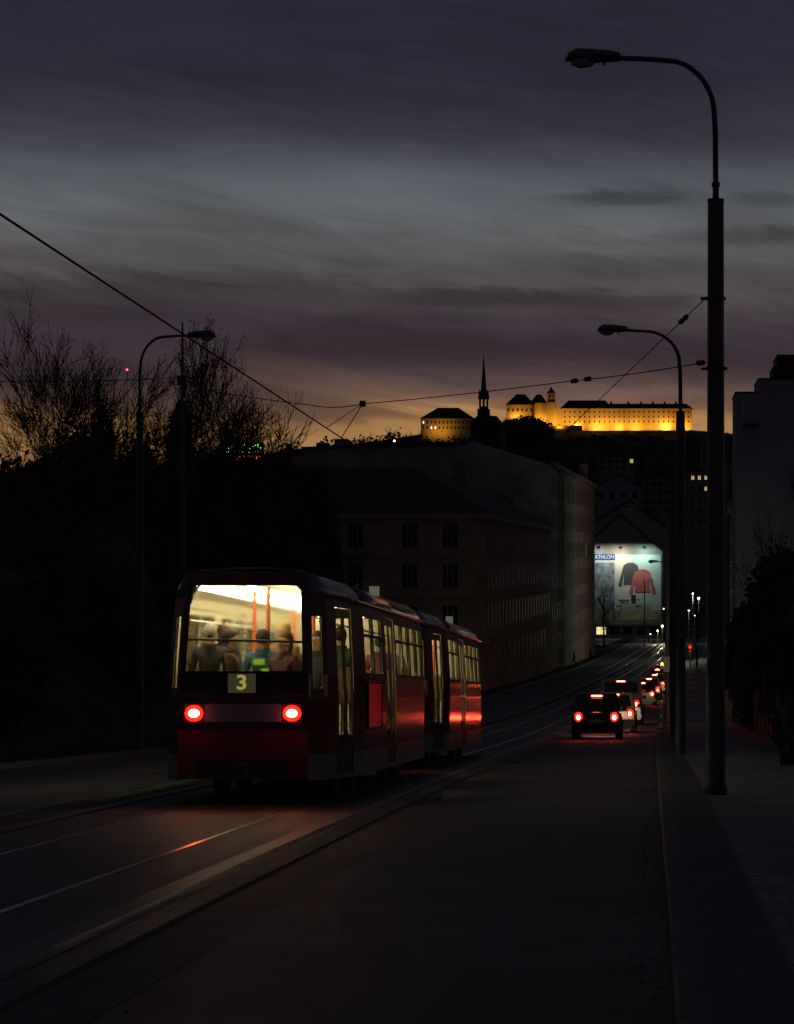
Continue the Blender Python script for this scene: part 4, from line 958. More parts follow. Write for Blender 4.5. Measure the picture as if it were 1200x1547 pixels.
# poster house
Yp = 520; PX = lambda px: at(px, 0, Yp).x; PZ = lambda py: at(0, py, Yp).z
zb = zr(520) - .4
E = empty('gabled_house', (PX(938), Yp, zb), label='pale gabled house end wall carrying the big lit clothing poster', cat='house'); off = Vector(E.location)
g = [(PX(874), zb), (PX(1001), zb), (PX(1001), PZ(834)), (PX(938), PZ(778)), (PX(874), PZ(834))]
m = MB(); m.sheet(g, Yp, Yp + 16); part(m, 'wall', M_pale, E)
m = MB()
for s, (xa_, za_), (xb_, zb_) in ((1, g[3], g[2]), (-1, g[3], g[4])):
    d_ = Vector((xb_ - xa_, 0, zb_ - za_)); e2_ = Vector((xb_, 0, zb_)) + d_.normalized() * .7
    m.add([(xa_, Yp - .35, za_ + .02), (e2_.x, Yp - .35, e2_.z + .02), (e2_.x, Yp + 16, e2_.z + .02), (xa_, Yp + 16, za_ + .02), (xa_, Yp - .35, za_ + .45), (e2_.x, Yp - .35, e2_.z + .35), (e2_.x, Yp + 16, e2_.z + .35), (xa_, Yp + 16, za_ + .45)],
          [(0, 1, 2, 3), (7, 6, 5, 4), (0, 4, 5, 1), (1, 5, 6, 2), (2, 6, 7, 3), (3, 7, 4, 0)])
part(m, 'roof', M_tile, E)
m = MB(); m.box(PX(872), PX(1003), Yp - .6, Yp, PZ(944), PZ(937)); part(m, 'ledge', M_trim, E)
windows(E, (PX(878), Yp, 0), (PX(1000), Yp, 0), frac(6), [PZ(953)], 1.9, 1.5, 2, {(1, 0)}, off, emit('shop_window', (1.0, .8, .4), 1.0))
# poster
Pz = empty('billboard', (PX(938), Yp - .12, PZ(936)), label='huge floodlit clothing poster on the gable with two long sleeved shirts', cat='billboard')
def pp(px, py): return (PX(px) - PX(938), PZ(py) - PZ(936))
def bmat():
    m_ = mat('banner_print', (.62, .62, .56), .8); t = m_.node_tree; b = t.nodes['Principled BSDF']; gco = t.nodes.new('ShaderNodeTexCoord'); w_ = t.nodes.new('ShaderNodeTexNoise'); w_.inputs['Scale'].default_value = .35
    t.links.new(gco.outputs['Object'], w_.inputs['Vector']); r_ = t.nodes.new('ShaderNodeValToRGB'); r_.color_ramp.elements[0].color = (.55, .56, .50, 1); r_.color_ramp.elements[1].color = (.72, .70, .60, 1)
    t.links.new(w_.outputs['Fac'], r_.inputs[0]); t.links.new(r_.outputs[0], b.inputs['Base Color']); return m_
def flat(name, pts, m, parent, y0, y1=None):
    mb = MB(); mb.sheet([pp(*p) for p in pts], y0, y0 + .02 if y1 is None else y1); return mb.build(name, m, parent)
flat('banner', [(876, 838), (999, 838), (999, 936), (876, 936)], bmat(), Pz, 0, .10)
flat('photo_panel', [(876, 850), (929, 850), (929, 922), (876, 922)], mat('photo_print', (.22, .26, .27), .8, var=.6, vs=.9), Pz, -.02)
flat('photo_panel', [(876, 922), (999, 922), (999, 936), (876, 936)], mat('poster_base', (.34, .32, .17), .8, var=.3, vs=.5), Pz, -.02)
flat('photo_panel', [(931, 912), (985, 912), (985, 921), (931, 921)], mat('poster_caption_strip', (.42, .42, .36), .8, var=.5, vs=2), Pz, -.018)
flat('name_box', [(884, 837.2), (929.5, 837.2), (929.5, 846), (884, 846)], mat('poster_navy', (.02, .05, .16), .7), Pz, -.05, -.021)
t = text_mesh('name_lettering', 'DECATHLON', 1.02, emit('poster_letters_glow', (.8, .9, 1.0), .28), Pz, .01, 1.0); t.rotation_euler = (R(90), 0, 0); x_, z_ = pp(906.5, 841.7); t.location = (x_, -.075, z_)  # printed letters given a faint emission of their own
_w = t.dimensions.x; C.view_layer.update(); t.scale = ((PX(928) - PX(885.5)) / max(.1, t.dimensions.x), 1, 1)
def shirt(cx_, top, wd, ht, arm, m, nm):
    c_ = cx_; w = wd / 2
    pts = [(c_ - 4, top), (c_ + 4, top), (c_ + w, top + 4), (c_ + w + arm * .5, top + ht * .55), (c_ + w + arm, top + ht * 1.05), (c_ + w + arm - 5, top + ht * 1.08), (c_ + w - 1, top + ht * .45), (c_ + w + .5, top + ht), (c_ - w - .5, top + ht), (c_ - w + 1, top + ht * .45), (c_ - w - arm + 5, top + ht * 1.08), (c_ - w - arm, top + ht * 1.05), (c_ - w - arm * .5, top + ht * .55), (c_ - w, top + 4)]
    return pts
flat('grey_shirt', shirt(953, 850, 21, 34, 8, 0, 0), mat('print_grey', (.07, .07, .075), .8), Pz, -.02)
flat('coral_shirt', shirt(971, 860, 23, 35, 9, 0, 0), mat('print_coral', (.55, .12, .12), .8, var=.2, vs=1), Pz, -.045, -.021)
flat('caption_mark', [(954, 899), (961, 899), (961, 912), (954, 912)], mat('print_black', (.02, .02, .02), .8), Pz, -.02)
for (a_, b_2, c_2) in ((935, 952, 906), (937, 950, 909.5), (933, 940, 915), (958, 969, 915), (963, 966, 905)):
    flat('caption_line', [(a_, c_2), (b_2, c_2), (b_2, c_2 + 1.1), (a_, c_2 + 1.1)], MATS['print_black'], Pz, -.045, -.021)
for px, colr, en, nm in ((905, (.75, .88, 1.0), 560, 'cold white floodlight over the lettering, left of three'), (938, (1.0, .92, .74), 1000, 'warm floodlight at the middle of the poster top'), (974, (.55, 1.0, .93), 820, 'teal floodlight over the right side of the poster')):
    E2 = empty('floodlight', (PX(px), Yp - .05, PZ(832)), label=nm, cat='floodlight', group='floodlights over the poster')
    m = MB(); m.tube([(0, 0, .2), (0, -2.2, .75)], .05, 6); m.build('bracket', M_steel, E2); m = MB(); m.box(-.35, .35, -2.5, -2.1, .45, .85); m.build('lamp_body', M_steel, E2)
    ld = bpy.data.lights.new('flood_beam', 'AREA'); ld.energy = en * .33; ld.color = colr; ld.size = 1.2; lo_ = bpy.data.objects.new('flood_beam', ld); COL.objects.link(lo_); lo_.parent = E2; lo_.location = (0, -2.6, .3)
    dv = Vector((0, 2.6, -5.5)); lo_.rotation_euler = dv.to_track_quat('-Z', 'Y').to_euler()
# house behind the poster house
def gable_house(pxl, pxr, eave, apx, apex, Y, base, label, wallm, depth=14, win=None, lit=None, roof_o=.5, name='gabled_house', grp=None):
    x0, x1, xa_ = at(pxl, 0, Y).x, at(pxr, 0, Y).x, at(apx, 0, Y).x; ze, za = at(0, eave, Y).z, at(0, apex, Y).z
    E = empty(name, (xa_, Y, base), label=label, cat='house', group=grp); m = MB(); m.sheet([(x0, base), (x1, base), (x1, ze), (xa_, za), (x0, ze)], Y, Y + depth); part(m, 'wall', wallm, E)
    m = MB()
    for xe in (x1, x0):
        s = 1 if xe > xa_ else -1
        m.add([(xa_, Y - .4, za + .02), (xe + s * roof_o, Y - .4, ze - .25), (xe + s * roof_o, Y + depth, ze - .25), (xa_, Y + depth, za + .02), (xa_, Y - .4, za + .4), (xe + s * roof_o, Y - .4, ze + .1), (xe + s * roof_o, Y + depth, ze + .1), (xa_, Y + depth, za + .4)], [(0, 1, 2, 3), (7, 6, 5, 4), (0, 4, 5, 1), (1, 5, 6, 2), (2, 6, 7, 3), (3, 7, 4, 0)])
    part(m, 'roof', M_tile, E)
    if win: windows(E, (x0, Y, 0), (x1, Y, 0), frac(win[0]), win[1], win[2], win[3], 2, lit, Vector(E.location))
    return E
gable_house(872, 1018, 806, 951, 757, 548, zr(548), 'taller dark gabled house directly behind the poster gable', M_plast2)
gable_house(820, 905, 748, 872, 722, 640, zr(640), 'dark house with a low roof left behind the poster house', M_plast, 20, (5, [at(0, 770, 640).z], 1.4, 1.8))
gable_house(900, 968, 735, 935, 716, 760, zr(760), 'small grey house above the poster house roofs', M_blue, 20, (4, [at(0, 748, 760).z], 1.4, 1.8))
# flat roofed block on the slope with lit windows
def block(pxl, pxr, top, Y, base, label, wallm, nx, nz, ww=1.3, wh=1.6, lit=None, depth=16, name='apartment_block', litmat=None, dz=3.0):
    x0, x1, zt = at(pxl, 0, Y).x, at(pxr, 0, Y).x, at(0, top, Y).z
    E = empty(name, ((x0 + x1) / 2, Y, base), label=label, cat='building'); m = MB(); m.box(x0, x1, Y, Y + depth, base, zt); part(m, 'wall', wallm, E)
    m = MB(); m.box(x0 - .3, x1 + .3, Y - .3, Y + depth + .3, zt + .003, zt + .5); part(m, 'roof', M_tile, E)
    windows(E, (x0, Y, 0), (x1, Y, 0), frac(nx), [zt - 2.0 - dz * k for k in range(nz)], ww, wh, 2, lit, Vector(E.location), litmat); return E
block(1022, 1072, 712, 820, zr(820) - 2, 'flat roofed block on the slope with a row of yellow lit windows', M_plast, 5, 5, .95, 1.2, {(2, 0), (3, 0), (4, 0), (4, 1)}, dz=3.4)
block(962, 1012, 722, 900, hz(0, 900) - 6, 'dark block below the castle between the gables and the columns', M_plast3, 5, 4, 1.4, 1.7, None)
block(1060, 1100, 668, 1150, hz(25, 1150) - 8, 'small dark block right of the castle below the skyline', M_plast, 4, 3, 1.6, 1.8, None)
block(905, 960, 690, 1250, hz(-10, 1250) - 6, 'long dark house on the castle slope with one pale roof window', M_plast, 5, 2, 1.6, 1.8, {(4, 0)})
# right hand row
RX = lambda Y: 4.9 + cx(Y)
for Y0, Y1, top, lb, mt in ((178, 236, CZ + 7.4, 'dark apartment house right of the near column, first of the right row', M_plast3), (237, 300, CZ + 5.6, 'second dark house of the right row, beyond the fence', M_plast), (301, 380, CZ + 6.5, 'farthest dark house of the right row near the shop lights', M_plast2)):
    zb = zr(Y1) - .5; E = empty('apartment_house', (RX(Y0), Y0, zb), label=lb, cat='house'); m = MB(); m.prism([(RX(Y0), Y0), (RX(Y0) + 13, Y0), (RX(Y1) + 13, Y1), (RX(Y1), Y1)], zb, top); part(m, 'wall', mt, E)
    m = MB(); m.loft([[(RX(Y0) - .5, Y0 - .2, top + .003), (RX(Y0) + 13, Y0 - .2, top + .003), (RX(Y1) + 13, Y1 + .2, top + .003), (RX(Y1) - .5, Y1 + .2, top + .003)], [(RX(Y0) + 6, Y0 - .2, top + 3.0), (RX(Y0) + 7, Y0 - .2, top + 3.0), (RX(Y1) + 7, Y1 + .2, top + 3.0), (RX(Y1) + 6, Y1 + .2, top + 3.0)]]); part(m, 'roof', M_tile, E)
    windows(E, (RX(Y1), Y1, 0), (RX(Y0), Y0, 0), frac(10), [top - 2 - 3.3 * k for k in range(5)], 1.2, 1.9, 2, None, Vector(E.location))
    windows(E, (RX(Y0), Y0, 0), (RX(Y0) + 13, Y0, 0), frac(4), [top - 2 - 3.3 * k for k in range(5)], 1.2, 1.9, 2, None, Vector(E.location))
# stepped concrete building
Ys = 125; S = lambda px: at(px, 0, Ys).x; Z = lambda py: at(0, py, Ys).z; zb = zr(140) - 1
E = empty('stepped_building', (S(1180), Ys, zb), label='blue grey concrete building stepping up at the right edge', cat='building')
m = MB(); m.sheet([(S(1112), zb), (S(1300), zb), (S(1300), Z(573)), (S(1146), Z(573)), (S(1146), Z(594)), (S(1112), Z(594))], Ys, Ys + 5); part(m, 'wall', M_blue, E)
m = MB(); m.sheet([(S(1169), Z(573) + .003), (S(1300), Z(573) + .003), (S(1300), Z(534)), (S(1175), Z(534)), (S(1175), Z(552)), (S(1169), Z(552))], Ys + .6, Ys + 4.4); part(m, 'rooftop_storey', mat('dark_cladding', (.04, .04, .045), .7), E)
m = MB(); m.box(S(1111), S(1146) - .01, Ys - .06, Ys + 5.05, Z(594) + .002, Z(591.5)); m.box(S(1145.5), S(1300), Ys - .06, Ys + 5.05, Z(573) + .005, Z(571)); part(m, 'coping', M_tile, E)
m = MB(); m.box(S(1122), S(1146), Ys - .5, Ys, Z(645), Z(641)); part(m, 'balcony_slab', M_tile, E)
m = MB(); m.box(S(1121), S(1126), Ys - .04, Ys, Z(641) + .003, Z(603)); part(m, 'painted_lit_reveal', mat('lit_reveal_paint', (.5, .5, .42), .7), E)  # pale colour stands in for light on the edge of the opening
windows(E, (S(1112), Ys, 0), (S(1300), Ys, 0), [.62, .85], [Z(660) - 3.2 * k for k in range(2)], .7, 1.0, 1, None, Vector(E.location))
# dark house on the bank at the left with a glimmer
E = gable_house(0, 140, 735, 70, 700, 150, zr(150), 'dark house hidden among the evergreens at the left with one faint lit window', M_plast, 12, (3, [at(0, 786, 150).z], .8, .9), {(1, 0)})
# glimpse of lit pinpoints and the coloured sign on a dark building beyond the trees
E = block(285, 440, 694, 300, zr(300), 'low dark hall behind the trees carrying the coloured sign', M_plast, 6, 2, 1.6, 1.6, None)
Sg = empty('neon_sign', at(368, 695, 299), label='green and red illuminated sign glowing through the bare trees', cat='sign')
m = MB(); m.box(-2.2, 2.3, 0, .15, -.1, 2.0); m.build('sign_board', M_tdark, Sg)
r5 = random.Random(5); m = MB()
for i in range(7):
    x0 = -2.0 + i * .6; m.box(x0, x0 + .10, -.05, -.005, .85, 1.8); m.box(x0 + .11, x0 + .44, -.05, -.005, 1.62 if i % 2 else 1.25, 1.8 if i % 2 else 1.42); m.box(x0 + .11, x0 + .40, -.05, -.005, .85, 1.0)
m.build('green_tubes', emit('neon_green', (.30, 1.0, .10), 3.5), Sg)
m = MB()
for i in range(11):
    if i in (0, 2): continue
    x0 = -1.9 + i * .36; m.box(x0, x0 + .2, -.05, -.005, .05 + .15 * (i % 3), .55)
m.build('red_tubes', emit('neon_red', (1.0, .06, .05), 3.5), Sg)
S2 = empty('neon_sign', at(303, 689, 299), label='tiny pink light left of the green and red sign', cat='sign'); m = MB(); m.box(-.35, .35, 0, .1, -.2, .2); m.build('sign_board', M_tdark, S2); m = MB(); m.box(-.3, -.05, -.05, -.003, -.12, .15); m.box(.1, .3, -.05, -.003, -.15, .05); m.build('pink_tubes', emit('neon_pink', (1, .08, .2), 1.6), S2)
# beacon mast
E = empty('beacon_mast', (at(192, 0, 400).x, 400, zr(400)), label='thin mast with a red beacon above the bare trees', cat='mast')
zt = at(0, 560, 400).z - zr(400); m = MB(); m.tube([(0, 0, 0), (0, 0, zt)], [.25, .05], 6); m.build('mast', M_steel, E); m = MB(); m.ball((0, 0, zt + .15), .16, .16, .16); m.build('beacon', emit('beacon_red', (1, .05, .10), 7), E)

# ------------------------------------------------------------------ church
Yc = 640; E = empty('church', (at(731, 0, Yc).x, Yc, zr(640)), label='black church silhouette with a needle spire left of the castle', cat='church')
zc = lambda py: at(0, py, Yc).z - zr(640); s_ = Yc / F
m = MB(); m.box(-9.0 * s_, 9.0 * s_, -9.0 * s_, 9.0 * s_, 0, zc(618)); t_ = m.build('tower', mat('church_stone', (.06, .05, .045), .9), E)
m = MB(); m.box(-6.6 * s_, 6.6 * s_, -6.6 * s_, 6.6 * s_, zc(618), zc(614))
for sx in (-1, 1):
    for sy in (-1, 1): m.box(sx * 5.5 * s_ - .18, sx * 5.5 * s_ + .18, sy * 5.5 * s_ - .18, sy * 5.5 * s_ + .18, zc(614), zc(603))
m.box(-.2, .2, -5.5 * s_ - .15, -5.5 * s_ + .15, zc(614), zc(603)); m.box(-.2, .2, 5.5 * s_ - .15, 5.5 * s_ + .15, zc(614), zc(603)); m.box(-8 * s_, 8 * s_, -8 * s_, 8 * s_, zc(603), zc(600)); m.build('belfry', MATS['church_stone'], E)
m = MB(); m.tube([(0, 0, zc(600)), (0, 0, zc(592)), (0, 0, zc(586)), (0, 0, zc(572)), (0, 0, zc(541)), (0, 0, zc(533))], [7.6 * s_, 5.6 * s_, 4.0 * s_, 3.0 * s_, .55 * s_, .15 * s_], 8); m.build('spire', M_tile, E)
for sx in (-1, 1):
    for sy in (-1, 1): m = MB(); m.tube([(sx * 6.5 * s_, sy * 6.5 * s_, zc(600)), (sx * 6.5 * s_, sy * 6.5 * s_, zc(588))], [.25, .03], 6); m.build('pinnacle', M_tile, E)
m = MB(); m.loft([[(-20 * s_, -3, zc(640)), (28 * s_, -3, zc(640)), (28 * s_, 18, zc(640)), (-20 * s_, 18, zc(640))], [(-10 * s_, 4, zc(625)), (18 * s_, 4, zc(627)), (18 * s_, 10, zc(627)), (-10 * s_, 10, zc(625))]]); m.build('roof', M_tile, E)
m = MB(); m.box(-19 * s_, 27 * s_, -2.6, 17.6, 0, zc(640) - .003); m.build('nave', MATS['church_stone'], E)
# ------------------------------------------------------------------ castle
Yk = 1900; K = lambda px: at(px, 0, Yk).x; KZ = lambda py: at(0, py, Yk).z
M_cast = mat('castle_plaster', (.55, .42, .22), .9, var=.12, vs=.08); M_croof = mat('castle_roof', (.035, .028, .025), .85, var=.3, vs=.3)
GC = 'parts of the hilltop castle'
def hip(m, x0, x1, y0, y1, ze, zt, inset):
    m.loft([[(x0 - .6, y0 - .6, ze), (x1 + .6, y0 - .6, ze), (x1 + .6, y1 + .6, ze), (x0 - .6, y1 + .6, ze)], [(x0 + inset, (y0 + y1) / 2 - .3, zt), (x1 - inset, (y0 + y1) / 2 - .3, zt), (x1 - inset, (y0 + y1) / 2 + .3, zt), (x0 + inset, (y0 + y1) / 2 + .3, zt)]])
kb = KZ(668)
E = empty('castle', (K(905), Yk, kb), label='long yellow floodlit castle wing with rows of small windows on the hilltop', cat='castle'); off = Vector(E.location)
m = MB(); m.box(K(841) + .02, K(1046), Yk, Yk + 14, kb, KZ(617)); part(m, 'wall', M_cast, E)
m = MB(); hip(m, K(848), K(925), Yk, Yk + 14, KZ(617) + .003, KZ(604), 5); hip(m, K(912), K(1046), Yk + .1, Yk + 13.9, KZ(617) + .006, KZ(609), 4); part(m, 'roof', M_croof, E)
for px in (922, 948, 967, 985, 1003, 1020): m = MB(); m.box(K(px), K(px) + 1.5, Yk + 5, Yk + 6.5, KZ(614), KZ(606)); part(m, 'chimney', M_croof, E)
windows(E, (K(850), Yk, 0), (K(1044), Yk, 0), frac(26), [KZ(622.5), KZ(629.5), KZ(637)], .95, 1.35, 1, None, off)
E = empty('castle_palace', (K(797), Yk, kb), label='floodlit castle palace with a tall dark roof left of the tower', cat='castle'); off = Vector(E.location)
m = MB(); m.box(K(765), K(808), Yk + 2, Yk + 18, kb, KZ(611)); m.box(K(808) + .01, K(827), Yk - 1, Yk + 14, kb, KZ(609)); part(m, 'wall', M_cast, E)
m = MB(); hip(m, K(765), K(807), Yk + 2, Yk + 18, KZ(611) + .003, KZ(594), 7); hip(m, K(802), K(826), Yk - 1, Yk + 14, KZ(609) + .006, KZ(595), 4); part(m, 'roof', M_croof, E)
windows(E, (K(765), Yk + 2, 0), (K(806), Yk + 2, 0), frac(6), [KZ(619)], 1.1, 2.2, 1, None, off)
E = empty('castle_tower', (K(833), Yk, kb), label='slim floodlit castle tower with a small pointed cap', cat='tower'); off = Vector(E.location)
m = MB(); m.box(K(827) + .01, K(841), Yk - 4, Yk + 4, kb, KZ(608)); m.box(K(827.5), K(839), Yk - 3, Yk + 3, KZ(608), KZ(594)); part(m, 'wall', M_cast, E)
m = MB(); m.loft([[(K(826.5), Yk - 3.3, KZ(594)), (K(840), Yk - 3.3, KZ(594)), (K(840), Yk + 3.3, KZ(594)), (K(826.5), Yk + 3.3, KZ(594))], [(K(831), Yk - 1, KZ(588)), (K(835.5), Yk - 1, KZ(588)), (K(835.5), Yk + 1, KZ(588)), (K(831), Yk + 1, KZ(588))], [(K(833) - .1, Yk - .1, KZ(584)), (K(833) + .1, Yk - .1, KZ(584)), (K(833) + .1, Yk + .1, KZ(584)), (K(833) - .1, Yk + .1, KZ(584))]]); part(m, 'cap_roof', M_croof, E)
windows(E, (K(827.5), Yk - 3, 0), (K(839), Yk - 3, 0), [.3, .7], [KZ(599)], .9, 1.8, 1, None, off)
E = empty('retaining_wall', (K(860), Yk - 9, KZ(668)), label='yellow lit bastion wall below the castle tower', cat='wall')
m = MB(); m.box(K(829), K(880), Yk - 9, Yk - 5, KZ(668), KZ(645)); part(m, 'wall', mat('castle_rubble', (.34, .24, .12), .95, var=.5, vs=.25), E)
m = MB(); m.box(K(829) - .3, K(880) + .3, Yk - 9.3, Yk - 4.7, KZ(645), KZ(644)); part(m, 'coping', M_croof, E)
E = empty('hilltop_house', (K(676), 1800, at(0, 668, 1800).z), label='yellow lit house with a broad dark roof left of the spire', cat='house'); off = Vector(E.location)
k2 = lambda px: at(px, 0, 1800).x; kz2 = lambda py: at(0, py, 1800).z
m = MB(); m.box(k2(636), k2(716), 1800, 1815, kz2(668), kz2(632)); part(m, 'wall', M_cast, E)
m = MB(); hip(m, k2(636), k2(716), 1800, 1815, kz2(632) + .003, kz2(615), 11); part(m, 'roof', M_croof, E)
windows(E, (k2(637), 1800, 0), (k2(715), 1800, 0), frac(13), [kz2(638), kz2(646)], 1.0, 1.7, 1, {(0, 0), (2, 1), (3, 1)}, off, M_litw)
# castle floodlights
gl = 'yellow floodlights at the foot of the castle'
def castle_lamp(px, py, Y, en, lb, col=(1.0, .47, .055)):
    p = at(px, py, Y); E = empty('floodlight', p, label=lb, cat='floodlight', group=gl); m = MB(); m.box(-.4, .4, -.2, .2, -.2, .35); m.build('lamp_body', M_steel, E)
    m = MB(); m.box(-.3, .3, .21, .25, -.1, .3); m.build('glowing_glass', emit('flood_glow', (1, .75, .3), 8), E)
    ld = bpy.data.lights.new('flood_light', 'SPOT'); ld.energy = en; ld.color = col; ld.shadow_soft_size = .4; ld.spot_size = R(165); ld.spot_blend = .8; lo_ = bpy.data.objects.new('flood_light', ld); COL.objects.link(lo_); lo_.parent = E; lo_.location = (0, .5, .5); lo_.rotation_euler = (R(110), 0, 0)
for i, px in enumerate((872, 902, 922, 936, 960, 988, 1006, 1034)):
    castle_lamp(px, 646.5, Yk - (4 + (i % 3) * 2.5), (9500, 15000, 11000, 6000, 12500, 11000, 13500, 12500)[i] * .42, 'floodlight %s in front of the long castle wing' % ('nearest the tower', 'second right of the tower', 'third right of the tower', 'fourth right of the tower', 'at the middle', 'just right of the middle', 'second from the right end', 'at the right end')[i])
castle_lamp(780, 634, Yk - 3, 3800, 'floodlight below the palace with the tall roof')
castle_lamp(817, 640, Yk - 7, 5000, 'floodlight between palace and tower')
castle_lamp(846, 642, Yk - 12, 9000, 'floodlight on the bastion right of the tower foot')
castle_lamp(855, 662, Yk - 22, 7000, 'lowest floodlight shining up the bastion wall')
castle_lamp(668, 652, 1792, 1700, 'floodlight in front of the broad roofed hilltop house')
castle_lamp(652, 654, 1794, 500, 'weak floodlight at the left corner of the hilltop house')
# wooded slope in front of the castle: a far-off wood
r6 = random.Random(66); m = MB()
def tuft(x, Y, z, s, k):
    for _ in range(k):
        c_ = Vector((x + r6.gauss(0, s * .45), Y + r6.gauss(0, s * .45), z + s * .5 + r6.gauss(0, s * .33))); q_ = s * r6.uniform(.10, .24); u = Vector((r6.gauss(0, 1), r6.gauss(0, 1), r6.gauss(0, 1))).normalized(); w = u.orthogonal().normalized()
        m.quad(c_ + u * q_, c_ + w * q_, c_ - u * q_, c_ - w * q_)
for i in range(900):
    Y = r6.uniform(1450, 1880); px = r6.uniform(430, 1230); x = (px - VX) * Y / F
    sz_ = r6.uniform(4, 7); top_ = VY - (hz(x, Y) + sz_ * 1.4 - CZ) * F / Y
    if top_ > (650 if px > 600 else 640): tuft(x, Y, hz(x, Y) - 1, sz_, 26)
tag(m.build('hill_wood', M_leaf), 'dark wood covering the slope below the castle', 'wood', kind='stuff')
ever_h = [(800, 630, 1760, 38, 'big dark tree mass between the spire and the castle tower'), (770, 634, 1740, 24, 'dark tree just left of the big mass under the castle palace'), (745, 643, 1500, 26, 'dark tree right of the church spire foot')]
for i, (px, top, Y, wpx, lb) in enumerate(ever_h):
    x = (px - VX) * Y / F; b0 = hz(x, Y); zt = at(0, top, Y).z; hw = wpx * Y / F
    leafy((x, Y, b0 - 2), [(0, 0, (zt - b0) * .55 + 1, hw, hw * .6, (zt - b0) * .5 + 1)], 80 + i, lb, n=1500, size=1.1, grp='trees on the castle hill')
for i, (px, top, Y, lb) in enumerate([(600, 638, 1500, 'rounded bare tree on the skyline left of the hilltop house'), (625, 645, 1480, 'bare tree touching the left corner of the hilltop house'), (575, 648, 1450, 'low bare tree left of the rounded skyline one'), (555, 655, 1420, 'leftmost low bare tree on the castle hill skyline'), (1085, 632, 1300, 'bare tree on the skyline between the near column and the stepped building'), (1098, 640, 1250, 'bare tree touching the stepped building on the skyline')]):
    x = (px - VX) * Y / F; b0 = hz(x, Y) - 1; zt = at(0, top, Y).z
    bare_tree((x, Y, b0), max(8, (zt - b0)) * .98, 90 + i, lb, spread=.8, levels=4, nb=4, grp='bare trees on the castle hill', rt=.10)
p = at(596, 666, 1300); E = empty('street_lantern', (p.x, 1300, hz(p.x, 1300)), label='single warm lantern below the rounded skyline tree', cat='street lamp', group='distant lit lamps')
m = MB(); m.tube([(0, 0, 0), (0, 0, p.z - E.location.z)], .15, 6); m.build('post', M_steel, E); m = MB(); m.ball((0, 0, p.z - E.location.z), .5, .5, .5); m.build('globe', emit('globe_warm', (1, .75, .4), 5), E)

# ------------------------------------------------------------------ distant street life
for i, (px, py, Y, r_, c_, s_, lb) in enumerate([
    (1001, 946, 455, .30, (1, .85, .5), 9, 'bright warm street globe right of the poster house'), (994, 953, 450, .22, (1, .85, .5), 7, 'smaller warm globe below the bright one by the poster house'),
    (983, 958, 452, .14, (1, .9, .7), 5, 'faint globe left of the warm pair at the crossing'), (1003, 920, 470, .16, (1, .95, .8), 5, 'high pale globe right of the poster'),
    (1047, 897, 330, .16, (.95, 1, .9), 6, 'highest white globe between the two nearest columns'), (1056, 904, 330, .22, (1, 1, .9), 8, 'big white globe between the two nearest columns'),
    (1041, 922, 340, .18, (1, .9, .7), 6, 'warm globe just right of the second column'), (1050, 930, 345, .12, (.9, 1, .95), 4, 'lowest faint globe between the two nearest columns')]):
    p = at(px, py, Y); E = empty('street_lantern', (p.x, Y, zr(Y)), label=lb, cat='street lamp', group='distant lit lamps'); h_ = p.z - zr(Y)
    m = MB(); m.tube([(0, 0, 0), (0, 0, h_)], .05, 6); m.build('post', M_steel, E); m = MB(); m.ball((0, 0, h_), r_ * .62, r_ * .62, r_ * .62); m.build('globe', emit('globe_%d' % i, c_, s_ * 1.2), E, True)
    if r_ > .17:
        ld = bpy.data.lights.new('lantern_light', 'POINT'); ld.energy = 380; ld.color = c_; ld.shadow_soft_size = .2; lo_ = bpy.data.objects.new('lantern_light', ld); COL.objects.link(lo_); lo_.parent = E; lo_.location = (0, -.5, h_)
p = at(1043, 982, 250); E = empty('traffic_light', (p.x, 250, zr(250)), label='red traffic light between the two nearest columns', cat='traffic light'); h_ = p.z - zr(250)
m = MB(); m.tube([(0, 0, 0), (0, 0, h_ + .5)], .06, 8); m.build('post', M_steel, E); m = MB(); m.box(-.16, .16, -.12, .1, h_ - .5, h_ + .5); hh = m.build('signal_box', M_steel, E)
m = MB(); m.ball((0, -.14, h_ + .28), .12, .03, .12); m.build('red_lens', M_redmid, hh); m = MB(); m.ball((0, -.14, h_ - .08), .10, .03, .10); m.build('second_red_lens', M_redlens, hh)
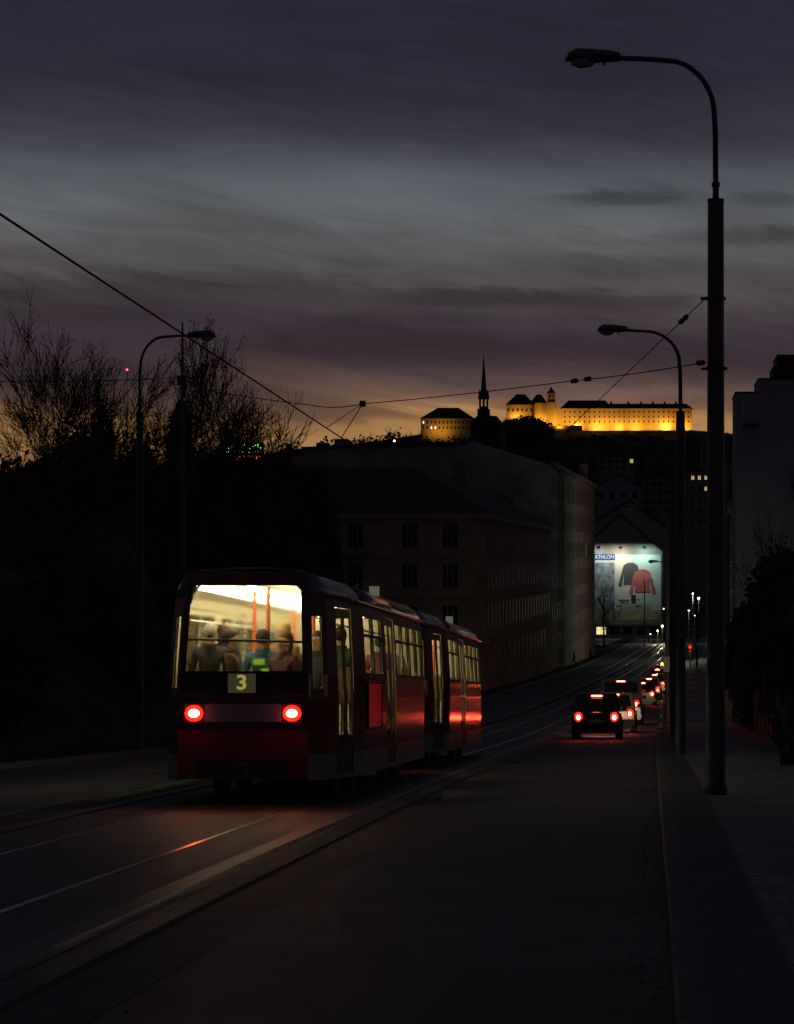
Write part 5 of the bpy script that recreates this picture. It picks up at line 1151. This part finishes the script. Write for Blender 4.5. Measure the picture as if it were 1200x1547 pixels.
p = at(1000.5, 1003, 230); E = empty('traffic_light', (p.x, 230, zr(230)), label='tiny yellow green signal beside the pale sign back', cat='traffic light'); h_ = p.z - zr(230)
m = MB(); m.tube([(0, 0, 0), (0, 0, h_ + .4)], .05, 8); m.build('post', M_steel, E); m = MB(); m.box(-.12, .12, -.1, .1, h_ - .35, h_ + .35); hh = m.build('signal_box', M_steel, E); m = MB(); m.ball((0, -.12, h_), .10, .03, .10); m.build('green_lens', emit('signal_green', (.7, .9, .1), 6), hh)
# trees and poles before the poster
bare_tree((at(914, 0, 420).x, 420, zr(420)), 10.5, 101, 'bare tree in front of the left side of the poster', spread=.6, levels=4, grp='bare street trees', rt=.035, trunk_r=.16)
bare_tree((at(1052, 0, 300).x, 300, zr(300)), 9.5, 103, 'bare tree catching white light between the two nearest columns', spread=.7, levels=4, grp='bare street trees', rt=.03)
bare_tree((at(1018, 0, 395).x, 395, zr(395)), 10.5, 104, 'bare tree right of the poster house behind the columns', spread=.6, levels=4, grp='bare street trees', rt=.03)
for px, Y, h_, lb in ((974, 430, 11, 'thin dark mast crossing the coral shirt on the poster'), (912, 415, 9.5, 'thin dark mast crossing the left side of the poster')):
    x = (px - VX) * Y / F; E = empty('catenary_mast', (x, Y, zr(Y)), label=lb, cat='pole', group='thin masts in front of the poster'); m = MB(); m.tube([(0, 0, 0), (0, 0, h_)], [.12, .07], 8); m.build('mast', M_pole, E); m = MB(); m.tube([(0, 0, h_ - .5), (1.6, 0, h_ - .2)], .04, 6); m.build('bracket', M_pole, E)
for i, (Y, t, lb, ct) in enumerate([(300, -12.9, 'dark coated pedestrian on the left pavement before the red brown house', ('black', (.03, .035, .03))), (330, -12.6, 'pedestrian farther up the left pavement near the doorway', ('navy', (.04, .05, .09))), (446, -8.8, 'pedestrian crossing below the poster, left of two', ('charcoal', (.06, .05, .04))), (452, -5.4, 'pedestrian crossing below the poster, right of two', ('green', (.07, .1, .06)))]):
    person('walk', lb, ct, ('dark', (.03, .03, .04)), H_dk, rd(t, Y, .12 if t < -12 else .03), 1.5 * (-1) ** i, grp='distant pedestrians')
